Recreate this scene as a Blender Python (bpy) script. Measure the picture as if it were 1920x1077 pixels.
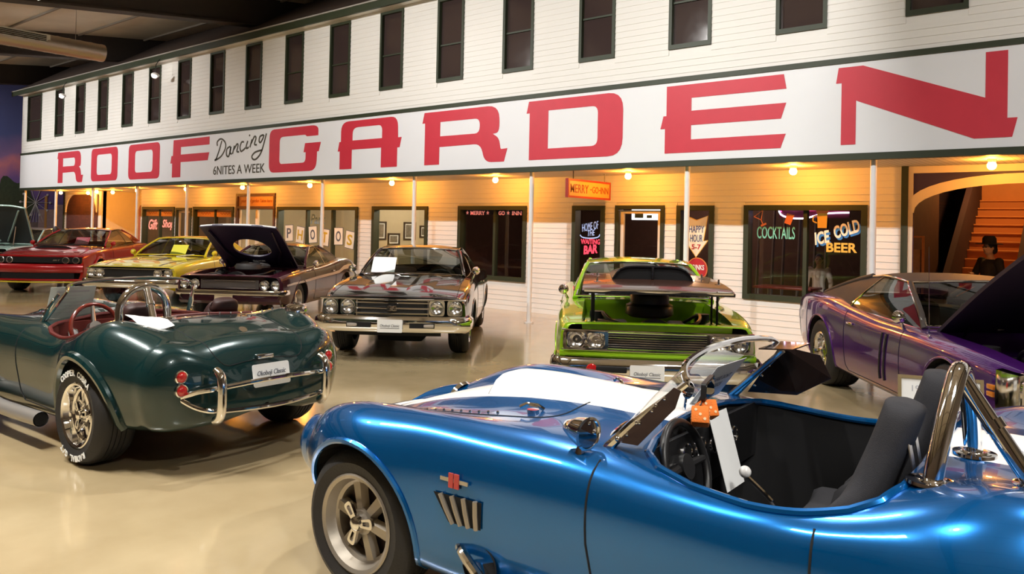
import bpy, bmesh, math, random
import numpy as np
from mathutils import Vector, Matrix
from mathutils.bvhtree import BVHTree
random.seed(7)
for o in list(bpy.data.objects): bpy.data.objects.remove(o, do_unlink=True)
SC = bpy.context.scene
COL = SC.collection
R = math.radians

# ---------------------------------------------------------------- camera
CAM_H = 1.7
F_PX, CY, PITCH, ROLL, YAW = 1471.11, 410.66, 0.012, 0.0217, 0.6868
fw = Vector((-math.sin(YAW)*math.cos(PITCH), math.cos(YAW)*math.cos(PITCH), math.sin(PITCH)))
rt = Vector((math.cos(YAW), math.sin(YAW), 0)); up = rt.cross(fw)
rt2 = math.cos(ROLL)*rt + math.sin(ROLL)*up; up2 = -math.sin(ROLL)*rt + math.cos(ROLL)*up
cd = bpy.data.cameras.new('camera'); cam = bpy.data.objects.new('camera', cd); COL.objects.link(cam)
cam.matrix_world = Matrix(((rt2.x, up2.x, -fw.x, 0), (rt2.y, up2.y, -fw.y, 0), (rt2.z, up2.z, -fw.z, CAM_H), (0, 0, 0, 1)))
cd.sensor_fit = 'HORIZONTAL'; cd.sensor_width = 36; cd.lens = F_PX/1920*36
cd.shift_y = -(538.5-CY)/1920; cd.clip_start = 0.05; cd.clip_end = 200
SC.camera = cam

# ---------------------------------------------------------------- world, lights, exposure
w = bpy.data.worlds.new('world'); SC.world = w; w.use_nodes = True
w.node_tree.nodes['Background'].inputs[0].default_value = (0.9, 0.86, 0.8, 1)
w.node_tree.nodes['Background'].inputs[1].default_value = 0.05
vs = SC.view_settings
vs.view_transform = 'Standard'; vs.look = 'None'; vs.gamma = 1; vs.use_curve_mapping = False
vs.exposure = 0.0
def spot(loc, target, power, size=1.6, blend=0.6, rad=0.06, col=(1, .97, .93)):
    l = bpy.data.lights.new('ceiling_spot_light', 'SPOT'); l.energy = power; l.spot_size = size; l.spot_blend = blend
    l.shadow_soft_size = rad; l.color = col
    o = bpy.data.objects.new('ceiling_spot_light', l); COL.objects.link(o); o.location = loc
    o.rotation_euler = (Vector(target)-Vector(loc)).to_track_quat('-Z', 'Y').to_euler()
    return o
def area(loc, target, power, sx, sy, col=(1, .95, .88)):
    l = bpy.data.lights.new('ceiling_panel_light', 'AREA'); l.energy = power; l.shape = 'RECTANGLE'; l.size = sx; l.size_y = sy
    l.color = col; l.spread = R(110)
    o = bpy.data.objects.new('ceiling_panel_light', l); COL.objects.link(o); o.location = loc
    o.rotation_euler = (Vector(target)-Vector(loc)).to_track_quat('-Z', 'Y').to_euler()
    return o
SPOTS = [(x, 4.8, 6.2) for x in (-33, -28, -23, -18, -13, -8, -3, 2)]
for p in SPOTS:                               # track row washing the facade; the porch edge shades the wall above 1.84 m
    spot(p, (p[0]+.3, 12.0, 1.9), 1100, 1.85, .8, .05)
DOWN = [(-24, 3), (-18, 1.5), (-12, 3.5), (-8, 0.5), (-5, 5.5), (-2.5, 1.2), (0.5, 4.5), (-15.5, 5.2), (2.5, 0)]
for x, y in DOWN:                             # high-bay down lights over the cars
    spot((x, y, 6.0), (x-.3, y+.3, 0), 560, 2.3, .7, .09)
spot((-35.5, 8.5, 6.6), (-40, 14, 3.6), 900, 1.6, .8, .1)        # added lamp without a fixture, brightens the mural
for x in (-26, -16, -6, 3):
    area((x, 0.5, 6.1), (x, 1.0, 0), 200, 2.4, .5)

# ---------------------------------------------------------------- materials
MATS = {}
def mat(name, col, rough=.5, metal=0., coat=0., emit=None, estr=0., noise=0., nscale=8., bump=0., bscale=60., spec=.5, alpha=None):
    if name in MATS: return MATS[name]
    m = bpy.data.materials.new(name); m.use_nodes = True; nt = m.node_tree; b = nt.nodes['Principled BSDF']
    b.inputs['Base Color'].default_value = (*col, 1); b.inputs['Roughness'].default_value = rough
    b.inputs['Metallic'].default_value = metal; b.inputs['Coat Weight'].default_value = coat
    b.inputs['Coat Roughness'].default_value = .03; b.inputs['Specular IOR Level'].default_value = spec
    if emit: b.inputs['Emission Color'].default_value = (*emit, 1); b.inputs['Emission Strength'].default_value = estr
    tc = nt.nodes.new('ShaderNodeTexCoord')
    n = nt.nodes.new('ShaderNodeTexNoise'); n.inputs['Scale'].default_value = nscale; n.inputs['Detail'].default_value = 4
    nt.links.new(tc.outputs['Object'], n.inputs['Vector'])
    if noise:
        mx = nt.nodes.new('ShaderNodeMix'); mx.data_type = 'RGBA'; mx.blend_type = 'MULTIPLY'; mx.inputs[0].default_value = 1
        rp = nt.nodes.new('ShaderNodeMapRange'); rp.inputs[3].default_value = 1-noise; rp.inputs[4].default_value = 1+noise*.6
        nt.links.new(n.outputs['Fac'], rp.inputs[0])
        mx.inputs[6].default_value = (*col, 1); nt.links.new(rp.outputs[0], mx.inputs[7]); nt.links.new(mx.outputs[2], b.inputs['Base Color'])
    else:
        rp = nt.nodes.new('ShaderNodeMapRange'); rp.inputs[3].default_value = max(0, rough-.02); rp.inputs[4].default_value = rough+.03
        nt.links.new(n.outputs['Fac'], rp.inputs[0]); nt.links.new(rp.outputs[0], b.inputs['Roughness'])
    if bump:
        n2 = nt.nodes.new('ShaderNodeTexNoise'); n2.inputs['Scale'].default_value = bscale; nt.links.new(tc.outputs['Object'], n2.inputs['Vector'])
        bp = nt.nodes.new('ShaderNodeBump'); bp.inputs['Strength'].default_value = bump; bp.inputs['Distance'].default_value = .01
        nt.links.new(n2.outputs['Fac'], bp.inputs['Height']); nt.links.new(bp.outputs[0], b.inputs['Normal'])
    MATS[name] = m
    return m
def paint(name, col, metal=.3, rough=.28):
    return mat('paint_'+name, col, rough, metal, 1.0)
def glass(name, tint=(.75, .8, .78), refl=1.0, rough=0.0, base=.04):
    if name in MATS: return MATS[name]
    m = bpy.data.materials.new(name); m.use_nodes = True; nt = m.node_tree
    for n in list(nt.nodes):
        if n.type != 'OUTPUT_MATERIAL': nt.nodes.remove(n)
    out = [n for n in nt.nodes if n.type == 'OUTPUT_MATERIAL'][0]
    t = nt.nodes.new('ShaderNodeBsdfTransparent'); t.inputs[0].default_value = (*tint, 1)
    g = nt.nodes.new('ShaderNodeBsdfGlossy'); g.inputs['Roughness'].default_value = rough; g.inputs[0].default_value = (refl, refl, refl, 1)
    lw = nt.nodes.new('ShaderNodeFresnel'); ge = nt.nodes.new('ShaderNodeNewGeometry'); ma = nt.nodes.new('ShaderNodeMath'); ma.operation = 'MULTIPLY_ADD'
    ma.inputs[1].default_value = 1/1.5-1.5; ma.inputs[2].default_value = 1.5; nt.links.new(ge.outputs['Backfacing'], ma.inputs[0]); nt.links.new(ma.outputs[0], lw.inputs[0])   # a thin sheet reflects alike from both faces
    mx = nt.nodes.new('ShaderNodeMixShader'); nt.links.new(lw.outputs[0], mx.inputs[0])
    nt.links.new(t.outputs[0], mx.inputs[1]); nt.links.new(g.outputs[0], mx.inputs[2]); nt.links.new(mx.outputs[0], out.inputs[0])
    MATS[name] = m
    return m
CHROME = mat('chrome', (.86, .86, .87), .06, 1.0)
STEEL = mat('brushed_steel', (.55, .53, .5), .32, 1.0)
ALLOY = mat('cast_alloy', (.42, .38, .32), .42, .75)
RUBBER = mat('tire_rubber', (.018, .017, .017), .62, bump=.15, bscale=80)
BLACK = mat('black_plastic', (.012, .012, .013), .4)
MATTE = mat('matte_black', (.006, .006, .007), .9)
SATIN = mat('satin_black_paint', (.012, .011, .012), .25, 0, .4)
FABRIC = mat('black_fabric', (.03, .03, .035), .95, bump=.4, bscale=400)
WHITE = mat('white_paint', (.86, .86, .85), .35, 0, .3)
PAPER = mat('white_card', (.88, .9, .9), .6)
INK = mat('grey_ink', (.1, .11, .14), .6)
SEAM = mat('panel_gap', (.004, .004, .005), .8)
GLASS = glass('car_glass', (.45, .49, .47))
CLEAR = glass('clear_glass', (.93, .95, .94))
SHOPGLASS = glass('shop_glass', (.82, .85, .84))
LENS = glass('lamp_lens', (.95, .95, .95))
REDLENS = mat('red_lens', (.5, .012, .012), .12, 0, 1)
AMBER = mat('amber_lens', (.7, .22, .02), .12, 0, 1)
REFLECTOR = mat('lamp_reflector', (.8, .8, .8), .18, 1.0)

# ---------------------------------------------------------------- mesh tools
class G:
    """a small triangle/quad soup builder"""
    def __init__(s): s.v = []; s.f = []
    def add(s, v, f):
        n = len(s.v); s.v += [tuple(map(float, p)) for p in v]; s.f += [tuple(i+n for i in q) for q in f]; return s
    def join(s, g, M=None):
        return s.add([M @ Vector(p) for p in g.v] if M else g.v, g.f)
    def xf(s, M): s.v = [tuple(M @ Vector(p)) for p in s.v]; return s
    def flipy(s):
        g = G(); g.v = [(x, -y, z) for x, y, z in s.v]; g.f = [tuple(reversed(f)) for f in s.f]; return g
    def box(s, x0, x1, y0, y1, z0, z1):
        return s.add([(x0, y0, z0), (x1, y0, z0), (x1, y1, z0), (x0, y1, z0), (x0, y0, z1), (x1, y0, z1), (x1, y1, z1), (x0, y1, z1)],
                     [(0, 3, 2, 1), (4, 5, 6, 7), (0, 1, 5, 4), (1, 2, 6, 5), (2, 3, 7, 6), (3, 0, 4, 7)])
    def bbox(s, x0, x1, y0, y1, z0, z1, b=.01, seg=2):
        bm = bmesh.new(); bmesh.ops.create_cube(bm, size=1)
        for v in bm.verts:
            v.co = ((x0+x1)/2+v.co.x*(x1-x0), (y0+y1)/2+v.co.y*(y1-y0), (z0+z1)/2+v.co.z*(z1-z0))
        bmesh.ops.bevel(bm, geom=list(bm.edges), offset=b, segments=seg, affect='EDGES', profile=.5)
        return s.bm(bm)
    def bm(s, bm):
        bm.verts.index_update(); s.add([v.co for v in bm.verts], [[v.index for v in f.verts] for f in bm.faces]); bm.free(); return s
    def ring(s, c, ax, r, n, e1=None):
        ax = Vector(ax).normalized(); e1 = Vector(e1) if e1 else ax.orthogonal().normalized(); e2 = ax.cross(e1)
        return [Vector(c)+r*(math.cos(2*math.pi*i/n)*e1+math.sin(2*math.pi*i/n)*e2) for i in range(n)]
    def cyl(s, p0, p1, r0, r1=None, n=16, caps=True):
        r1 = r0 if r1 is None else r1; a = Vector(p1)-Vector(p0); e = a.normalized().orthogonal().normalized()
        v = s.ring(p0, a, r0, n, e)+s.ring(p1, a, r1, n, e)
        f = [(i, (i+1) % n, n+(i+1) % n, n+i) for i in range(n)]
        if caps: f += [tuple(reversed(range(n))), tuple(range(n, 2*n))]
        return s.add(v, f)
    def tube(s, path, r, n=8, closed=False, caps=True):
        P = [Vector(p) for p in path]; m = len(P); V = []; e = None
        rr = r if hasattr(r, '__len__') else [r]*m
        for i in range(m):
            t = (P[(i+1) % m]-P[i-1]) if closed else (P[min(i+1, m-1)]-P[max(i-1, 0)])
            if t.length < 1e-9: t = Vector((0, 0, 1))
            t.normalize()
            e = (t.orthogonal() if e is None else e-t*e.dot(t))
            if e.length < 1e-6: e = t.orthogonal()
            e.normalize(); V += s.ring(P[i], t, rr[i], n, e)
        F = []
        for i in range(m if closed else m-1):
            j = (i+1) % m
            F += [(i*n+k, i*n+(k+1) % n, j*n+(k+1) % n, j*n+k) for k in range(n)]
        if caps and not closed: F += [tuple(reversed(range(n))), tuple(range((m-1)*n, m*n))]
        return s.add(V, F)
    def sphere(s, c, r, nu=16, nv=10, sc=(1, 1, 1)):
        V = []; F = []
        for j in range(nv+1):
            th = math.pi*j/nv
            for i in range(nu):
                ph = 2*math.pi*i/nu
                V.append((c[0]+r*sc[0]*math.sin(th)*math.cos(ph), c[1]+r*sc[1]*math.sin(th)*math.sin(ph), c[2]+r*sc[2]*math.cos(th)))
        for j in range(nv):
            F += [(j*nu+i, (j+1)*nu+i, (j+1)*nu+(i+1) % nu, j*nu+(i+1) % nu) for i in range(nu)]
        return s.add(V, F)
    def lathe(s, prof, c=(0, 0, 0), ax=(0, 0, 1), n=32, a0=0, a1=2*math.pi):
        """prof: list of (radius, height along axis)"""
        ax = Vector(ax).normalized(); e1 = (Vector((0, 0, 1)) if abs(ax.z) < .9 else Vector((1, 0, 0))); e1 = (e1-ax*e1.dot(ax)).normalized(); e2 = ax.cross(e1)
        full = abs(a1-a0-2*math.pi) < 1e-6; m = n if full else n+1; V = []
        for r, h in prof:
            for i in range(m):
                a = a0+(a1-a0)*i/n; V.append(Vector(c)+ax*h+r*(math.cos(a)*e1+math.sin(a)*e2))
        F = []
        for j in range(len(prof)-1):
            for i in range(n):
                k = (i+1) % m
                F.append((j*m+i, j*m+k, (j+1)*m+k, (j+1)*m+i))
        return s.add(V, F)
    def grid(s, P):
        """P: rows of points"""
        nr, nc = len(P), len(P[0])
        return s.add([p for row in P for p in row], [(i*nc+j, i*nc+j+1, (i+1)*nc+j+1, (i+1)*nc+j) for i in range(nr-1) for j in range(nc-1)])
    def slab(s, P, n, th):
        """grid P thickened by th along -n (n: vector)"""
        n = Vector(n)*th; Q = [[Vector(p)-n for p in row] for row in P]; nr, nc = len(P), len(P[0])
        s.grid(P); s.grid([list(reversed(r)) for r in Q])
        b = [P[0][j] for j in range(nc)]+[P[i][nc-1] for i in range(1, nr)]+[P[nr-1][j] for j in range(nc-2, -1, -1)]+[P[i][0] for i in range(nr-2, 0, -1)]
        V = [Vector(p) for p in b]+[Vector(p)-n for p in b]; k = len(b)
        return s.add(V, [(i, i+k, (i+1) % k+k, (i+1) % k) for i in range(k)])
    def prism(s, poly, M, h):
        """convex-or-not polygon (2D) extruded h along local z, placed by M"""
        n = len(poly); V = [M @ Vector((x, y, 0)) for x, y in poly]+[M @ Vector((x, y, h)) for x, y in poly]
        return s.add(V, [tuple(reversed(range(n))), tuple(range(n, 2*n))]+[(i, (i+1) % n, n+(i+1) % n, n+i) for i in range(n)])
    def sweep(s, path, prof, closed_prof=True):
        """path: xy(z) points; prof: (outward, z) pairs; outward is to the right of travel"""
        P = [Vector(p) for p in path]; m = len(P); V = []; k = len(prof)
        for i in range(m):
            t = P[min(i+1, m-1)]-P[max(i-1, 0)]; t.z = 0; t.normalize(); o = Vector((t.y, -t.x, 0))
            V += [P[i]+o*a+Vector((0, 0, b)) for a, b in prof]
        F = []
        for i in range(m-1):
            for j in range(k if closed_prof else k-1):
                l = (j+1) % k; F.append((i*k+j, i*k+l, (i+1)*k+l, (i+1)*k+j))
        if closed_prof: F += [tuple(range(k)), tuple(reversed(range((m-1)*k, m*k)))]
        return s.add(V, F)

def link(o, parent=None):
    COL.objects.link(o)
    if parent is not None: o.parent = parent
    return o
def obj(name, g, m, parent=None, smooth=35, loc=None, rot=None, label=None, cat=None, group=None, kind=None):
    me = bpy.data.meshes.new(name); me.from_pydata(g.v, [], g.f); me.validate(); me.update()
    if m: me.materials.append(m)
    if smooth:
        me.polygons.foreach_set('use_smooth', [True]*len(me.polygons)); me.set_sharp_from_angle(angle=R(smooth))
    o = bpy.data.objects.new(name, me); link(o, parent)
    if loc: o.location = loc
    if rot: o.rotation_euler = rot
    return tag(o, label, cat, group, kind)
def tag(o, label=None, cat=None, group=None, kind=None):
    if label: o['label'] = label
    if cat: o['category'] = cat
    if group: o['group'] = group
    if kind: o['kind'] = kind
    return o
def empty(name, loc=(0, 0, 0), rz=0, label=None, cat=None, group=None, kind=None):
    o = bpy.data.objects.new(name, None); link(o); o.location = loc; o.rotation_euler = (0, 0, rz); o.empty_display_size = .2
    return tag(o, label, cat, group, kind)
def inst(o, parent=None, loc=None, rot=None, scale=None, **kw):
    """copy of an object and, one by one, of its parts"""
    c = o.copy(); link(c)
    c.parent = parent if parent is not None else o.parent
    if loc is not None: c.location = loc
    if rot is not None: c.rotation_euler = rot
    if scale is not None: c.scale = scale
    tag(c, **kw)
    for ch in list(o.children):
        if ch is not c: inst(ch, parent=c)
    return c
def curve_geo(loops, h=0.01, bev=0):
    """flat shape with holes from 2D loops, extruded to z in [0,h]"""
    cu = bpy.data.curves.new('tmp', 'CURVE'); cu.dimensions = '2D'; cu.fill_mode = 'BOTH'; cu.extrude = h/2
    for lp in loops:
        sp = cu.splines.new('POLY'); sp.points.add(len(lp)-1); sp.use_cyclic_u = True
        for p, q in zip(sp.points, lp): p.co = (q[0], q[1], 0, 1)
    return _cv(cu, h)
def _cv(cu, h):
    o = bpy.data.objects.new('tmp', cu); COL.objects.link(o); dg = bpy.context.evaluated_depsgraph_get()
    me = bpy.data.meshes.new_from_object(o.evaluated_get(dg)); g = G()
    g.add([(v.co.x, v.co.y, v.co.z+h/2) for v in me.vertices], [tuple(p.vertices) for p in me.polygons])
    bpy.data.objects.remove(o); bpy.data.curves.remove(cu); bpy.data.meshes.remove(me)
    return g
def text_geo(txt, w, h, depth=.004, shear=0, bold=0):
    """lettering fitted into a w x h box centred on the origin of the xy plane"""
    cu = bpy.data.curves.new('tmp', 'FONT'); cu.body = txt; cu.size = 1; cu.extrude = depth/2; cu.shear = shear; cu.offset = bold
    cu.resolution_u = 3
    g = _cv(cu, depth)
    if not g.v: return g
    xs = [p[0] for p in g.v]; ys = [p[1] for p in g.v]; x0, x1, y0, y1 = min(xs), max(xs), min(ys), max(ys)
    g.v = [((x-(x0+x1)/2)*w/(x1-x0), (y-(y0+y1)/2)*h/(y1-y0), z) for x, y, z in g.v]
    return g
def rpoly(pts, k=5):
    """polygon with rounded corners; pts (x,y[,r])"""
    out = []; n = len(pts)
    for i, p in enumerate(pts):
        r = p[2] if len(p) > 2 else 0; P = Vector(p[:2])
        if r <= 0: out.append(tuple(P)); continue
        a = Vector(pts[i-1][:2])-P; b = Vector(pts[(i+1) % n][:2])-P
        A = P+a.normalized()*min(r, a.length*.5); B = P+b.normalized()*min(r, b.length*.5)
        for j in range(k+1):
            t = j/k; out.append(tuple((1-t)**2*A+2*t*(1-t)*P+t*t*B))
    return out
def rrect(x0, x1, y0, y1, r, k=5): return rpoly([(x0, y0, r), (x1, y0, r), (x1, y1, r), (x0, y1, r)], k)
def spline(pts, n=6):
    """Catmull-Rom through points"""
    P = [Vector(p) for p in pts]; out = []
    for i in range(len(P)-1):
        a, b, c, d = P[max(i-1, 0)], P[i], P[i+1], P[min(i+2, len(P)-1)]
        for j in range(n):
            t = j/n; out.append(.5*((2*b)+(c-a)*t+(2*a-5*b+4*c-d)*t*t+(3*b-a-3*c+d)*t**3))
    return out+[P[-1]]
def ribbon(pts, w, h, n=6):
    """flat stroke of width w along 2D points, thickness h in z"""
    P = [Vector((p[0], p[1])) for p in spline([(*q[:2], 0) for q in pts], n)]; g = G(); m = len(P); L = []; Rr = []
    for i in range(m):
        t = (P[min(i+1, m-1)]-P[max(i-1, 0)]).normalized(); o = Vector((-t.y, t.x))*w/2; L.append(P[i]+o); Rr.append(P[i]-o)
    V = [(p.x, p.y, h) for p in L]+[(p.x, p.y, h) for p in Rr]+[(p.x, p.y, 0) for p in L]+[(p.x, p.y, 0) for p in Rr]
    F = []
    for i in range(m-1):
        F += [(i, m+i, m+i+1, i+1), (i, i+1, 2*m+i+1, 2*m+i), (m+i, 3*m+i, 3*m+i+1, m+i+1)]
    return g.add(V, F)
def WALLM(x, y, z):
    """matrix: local x -> world X, local y -> world Z, local z -> toward the hall (-Y)"""
    return Matrix(((1, 0, 0, x), (0, 0, -1, y), (0, 1, 0, z), (0, 0, 0, 1)))
# ================================================================ THE SETTING
FY, WY = 11.056, 12.586            # fascia / post plane, shop-front plane
XL, XR = -32.95, 6.0
def quadmat(name, base, fn):
    if name in MATS: return MATS[name]
    m = bpy.data.materials.new(name); m.use_nodes = True; MATS[name] = m; fn(m.node_tree, m.node_tree.nodes['Principled BSDF']); return m
def floor_nodes(nt, b):
    N = nt.nodes.new; tc = N('ShaderNodeTexCoord'); n1 = N('ShaderNodeTexNoise'); n1.inputs['Scale'].default_value = .35; n1.inputs['Detail'].default_value = 6
    n2 = N('ShaderNodeTexNoise'); n2.inputs['Scale'].default_value = 2.2; n2.inputs['Detail'].default_value = 5
    for n in (n1, n2): nt.links.new(tc.outputs['Object'], n.inputs['Vector'])
    cr = N('ShaderNodeValToRGB'); e = cr.color_ramp.elements; e[0].position = .3; e[0].color = (.36, .27, .14, 1); e[1].position = .72; e[1].color = (.56, .45, .27, 1)
    mx = N('ShaderNodeMath'); mx.operation = 'MULTIPLY_ADD'; mx.inputs[1].default_value = .45; nt.links.new(n2.outputs['Fac'], mx.inputs[0])
    m2 = N('ShaderNodeMath'); m2.operation = 'MULTIPLY'; m2.inputs[1].default_value = .6; nt.links.new(n1.outputs['Fac'], m2.inputs[0]); nt.links.new(m2.outputs[0], mx.inputs[2])
    nt.links.new(mx.outputs[0], cr.inputs[0]); nt.links.new(cr.outputs[0], b.inputs['Base Color'])
    rg = N('ShaderNodeMapRange'); rg.inputs[3].default_value = .10; rg.inputs[4].default_value = .24; nt.links.new(n2.outputs['Fac'], rg.inputs[0]); nt.links.new(rg.outputs[0], b.inputs['Roughness'])
    b.inputs['Specular IOR Level'].default_value = .6; b.inputs['Coat Weight'].default_value = .55; b.inputs['Coat Roughness'].default_value = .10
FLOORM = quadmat('polished_concrete', None, floor_nodes)
def mural_nodes(nt, b):
    N = nt.nodes.new; tc = N('ShaderNodeTexCoord'); sp = N('ShaderNodeSeparateXYZ'); nt.links.new(tc.outputs['Object'], sp.inputs[0])
    no = N('ShaderNodeTexNoise'); no.inputs['Scale'].default_value = .55; no.inputs['Detail'].default_value = 5; nt.links.new(tc.outputs['Object'], no.inputs['Vector'])
    ad = N('ShaderNodeMath'); ad.operation = 'MULTIPLY_ADD'; ad.inputs[1].default_value = 2.2; nt.links.new(no.outputs['Fac'], ad.inputs[0]); nt.links.new(sp.outputs['Z'], ad.inputs[2])
    mr = N('ShaderNodeMapRange'); mr.inputs[1].default_value = 1.5; mr.inputs[2].default_value = 8.5; nt.links.new(ad.outputs[0], mr.inputs[0])
    cr = N('ShaderNodeValToRGB'); e = cr.color_ramp.elements
    e[0].position = 0; e[0].color = (.20, .17, .24, 1); e[1].position = 1; e[1].color = (.028, .03, .09, 1)
    for p, c in ((.28, (.10, .07, .22)), (.42, (.17, .09, .28)), (.50, (.50, .16, .20)), (.56, (.20, .11, .24)), (.72, (.05, .06, .17))):
        q = e.new(p); q.color = (*c, 1)
    nt.links.new(mr.outputs[0], cr.inputs[0]); nt.links.new(cr.outputs[0], b.inputs['Base Color']); b.inputs['Roughness'].default_value = .8
MURAL = quadmat('painted_sunset_mural', None, mural_nodes)
def stripes_nodes(c0, c1, axis, freq, rough=.6):
    def fn(nt, b):
        N = nt.nodes.new; tc = N('ShaderNodeTexCoord'); sp = N('ShaderNodeSeparateXYZ'); nt.links.new(tc.outputs['Object'], sp.inputs[0])
        mu = N('ShaderNodeMath'); mu.operation = 'MULTIPLY'; mu.inputs[1].default_value = freq; nt.links.new(sp.outputs[axis], mu.inputs[0])
        fr = N('ShaderNodeMath'); fr.operation = 'FRACT'; nt.links.new(mu.outputs[0], fr.inputs[0])
        gt = N('ShaderNodeMath'); gt.operation = 'GREATER_THAN'; gt.inputs[1].default_value = .1; nt.links.new(fr.outputs[0], gt.inputs[0])
        mx = N('ShaderNodeMix'); mx.data_type = 'RGBA'; mx.inputs[6].default_value = (*c0, 1); mx.inputs[7].default_value = (*c1, 1)
        nt.links.new(gt.outputs[0], mx.inputs[0]); nt.links.new(mx.outputs[2], b.inputs['Base Color']); b.inputs['Roughness'].default_value = rough
    return fn
SIDING = mat('white_siding_paint', (.80, .78, .74), .55, noise=.04, nscale=3)
SIGNW = mat('white_sign_paint', (.80, .81, .84), .5, noise=.03, nscale=2)
GREEN = mat('dark_green_trim', (.028, .038, .018), .5, noise=.15)
RED = mat('red_sign_paint', (.60, .030, .055), .5, noise=.08, nscale=5)
BROWNINK = mat('olive_black_lettering', (.06, .05, .03), .6)
SOFFIT = quadmat('porch_soffit_boards', None, stripes_nodes((.30, .27, .22), (.62, .58, .50), 'X', 12))
CEILM = mat('ceiling_panel', (.55, .49, .40), .85, noise=.25, nscale=1.2)
GIRDER = mat('dark_steel_girder', (.035, .027, .024), .7, noise=.2)
ROOFM = mat('brown_roof_shingle', (.07, .045, .035), .85, noise=.35, nscale=14)
DARKWALL = mat('hall_wall_paint', (.30, .27, .25), .8, noise=.1)
def brick_nodes(c1, c2, mortar, scale):
    def fn(nt, b):
        N = nt.nodes.new; tc = N('ShaderNodeTexCoord'); mp = N('ShaderNodeMapping'); mp.inputs['Rotation'].default_value = (R(90), 0, 0)
        nt.links.new(tc.outputs['Object'], mp.inputs[0]); br = N('ShaderNodeTexBrick'); nt.links.new(mp.outputs[0], br.inputs['Vector'])
        br.inputs['Color1'].default_value = (*c1, 1); br.inputs['Color2'].default_value = (*c2, 1); br.inputs['Mortar'].default_value = (*mortar, 1)
        br.inputs['Scale'].default_value = scale; br.inputs['Mortar Size'].default_value = .015
        nt.links.new(br.outputs['Color'], b.inputs['Base Color']); b.inputs['Roughness'].default_value = .85
    return fn
BRICKRED = quadmat('dark_red_brick', None, brick_nodes((.085, .025, .02), (.06, .018, .016), (.03, .015, .014), 4))
BRICKPURPLE = quadmat('dark_purple_brick', None, brick_nodes((.035, .022, .06), (.05, .025, .05), (.015, .012, .02), 4))

obj('floor', G().box(-42, 10, -9, 21, -.1, 0), FLOORM, smooth=0, kind='structure')
CZ = lambda y: 6.14+.12*y
ceil = obj('ceiling', G().add([(-42, -9, CZ(-9)), (10, -9, CZ(-9)), (10, 21, CZ(21)), (-42, 21, CZ(21)), (-42, -9, CZ(-9)+.1), (10, -9, CZ(-9)+.1), (10, 21, CZ(21)+.1), (-42, 21, CZ(21)+.1)],
     [(0, 1, 2, 3), (7, 6, 5, 4)]), CEILM, smooth=0, kind='structure')
for x in (-33.2, -25.6, -18.0, -10.4, -2.8, 4.8):
    g = G()
    for a, b_, z0, z1 in ((-.09, .09, -.70, 0), (-.2, .2, -.74, -.70)):
        g.add([(x+dx, y, CZ(y)+dz) for y in (-9, 20) for dx in (a, b_) for dz in (z0, z1)], [(0, 1, 3, 2), (4, 6, 7, 5), (0, 4, 5, 1), (2, 3, 7, 6), (0, 2, 6, 4), (1, 5, 7, 3)])
    obj('girder', g, GIRDER, ceil, 0)
for y in range(-8, 14, 2):                       # seams and purlins between the ceiling panels
    obj('purlin', G().add([(x, y+dy, CZ(y+dy)+dz) for x in (-42, 10) for dy in (0, .06) for dz in (-.05, 0)], [(0, 1, 3, 2), (4, 6, 7, 5), (0, 4, 5, 1), (2, 3, 7, 6), (0, 2, 6, 4), (1, 5, 7, 3)]), mat('purlin_grey', (.2, .17, .14), .8), ceil, 0)
mural = obj('wall_left', G().box(-40.15, -40, -9, 21, 0, 8.8), MURAL, smooth=0, kind='structure')
obj('wall_back', G().box(-42, 10, -9.15, -9, 0, 6), DARKWALL, smooth=0, kind='structure')
obj('wall_right', G().box(8, 8.15, -9, 21, 0, 8.8), DARKWALL, smooth=0, kind='structure')
obj('wall_far', G().box(-42, 10, 20.85, 21, 0, 9), DARKWALL, smooth=0, kind='structure')
# pictures painted on the mural
LEAF = mat('mural_dark_foliage', (.035, .05, .025), .8, noise=.5, nscale=9)
MPINK = mat('mural_pavilion', (.32, .22, .22), .8, noise=.3, nscale=6)
MPALE = mat('mural_pale_line', (.42, .40, .42), .8)
MORANGE = mat('mural_orange_pole', (.45, .22, .06), .8)
MG = mat('mural_ground', (.16, .12, .12), .85, noise=.4, nscale=5)
def mflat(poly, h=.02): return G().prism(poly, Matrix(((0, 0, 1, -40), (1, 0, 0, 0), (0, 1, 0, 0), (0, 0, 0, 1))), h)
blob = [(13.0+1.0*math.cos(a)*(1+.13*math.sin(5*a)+.08*math.sin(11*a)), 2.1+1.35*math.sin(a)*(1+.12*math.cos(7*a))) for a in [i*math.pi/24 for i in range(48)]]
obj('painted_tree', mflat(blob), LEAF, mural, 0)
obj('painted_ground', mflat([(8, 0), (20, 0), (20, 1.55), (14, 1.5), (8, 1.3)], .01), MG, mural, 0)
obj('painted_pavilion', mflat([(14.15, 0.2), (16.1, .2), (16.1, 2.05), (15.4, 2.12), (15.4, 2.35), (15.0, 2.35), (15.0, 2.12), (14.2, 2.1), (14.2, 1.8)], .025), MPINK, mural, 0)
g = G()
for i in range(10):
    a = 2*math.pi*i/10; c = Vector((-39.97, 14.05, 2.42)); e = c+Vector((0, .62*math.cos(a), .62*math.sin(a)))
    g.tube([c, e], .012, 5); g.sphere(e, .055, 8, 6, (.3, 1, 1))
for i in range(6): g.tube([Vector((-39.97, 14.05, 2.42)), Vector((-39.97, 13.7+.14*i, 1.5))], .01, 4)
obj('painted_ferris_wheel', g, MPALE, mural)
obj('painted_pole', mflat([(14.44, .9), (14.54, .9), (14.54, 2.75), (14.44, 2.75)], .03), MORANGE, mural, 0)

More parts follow.
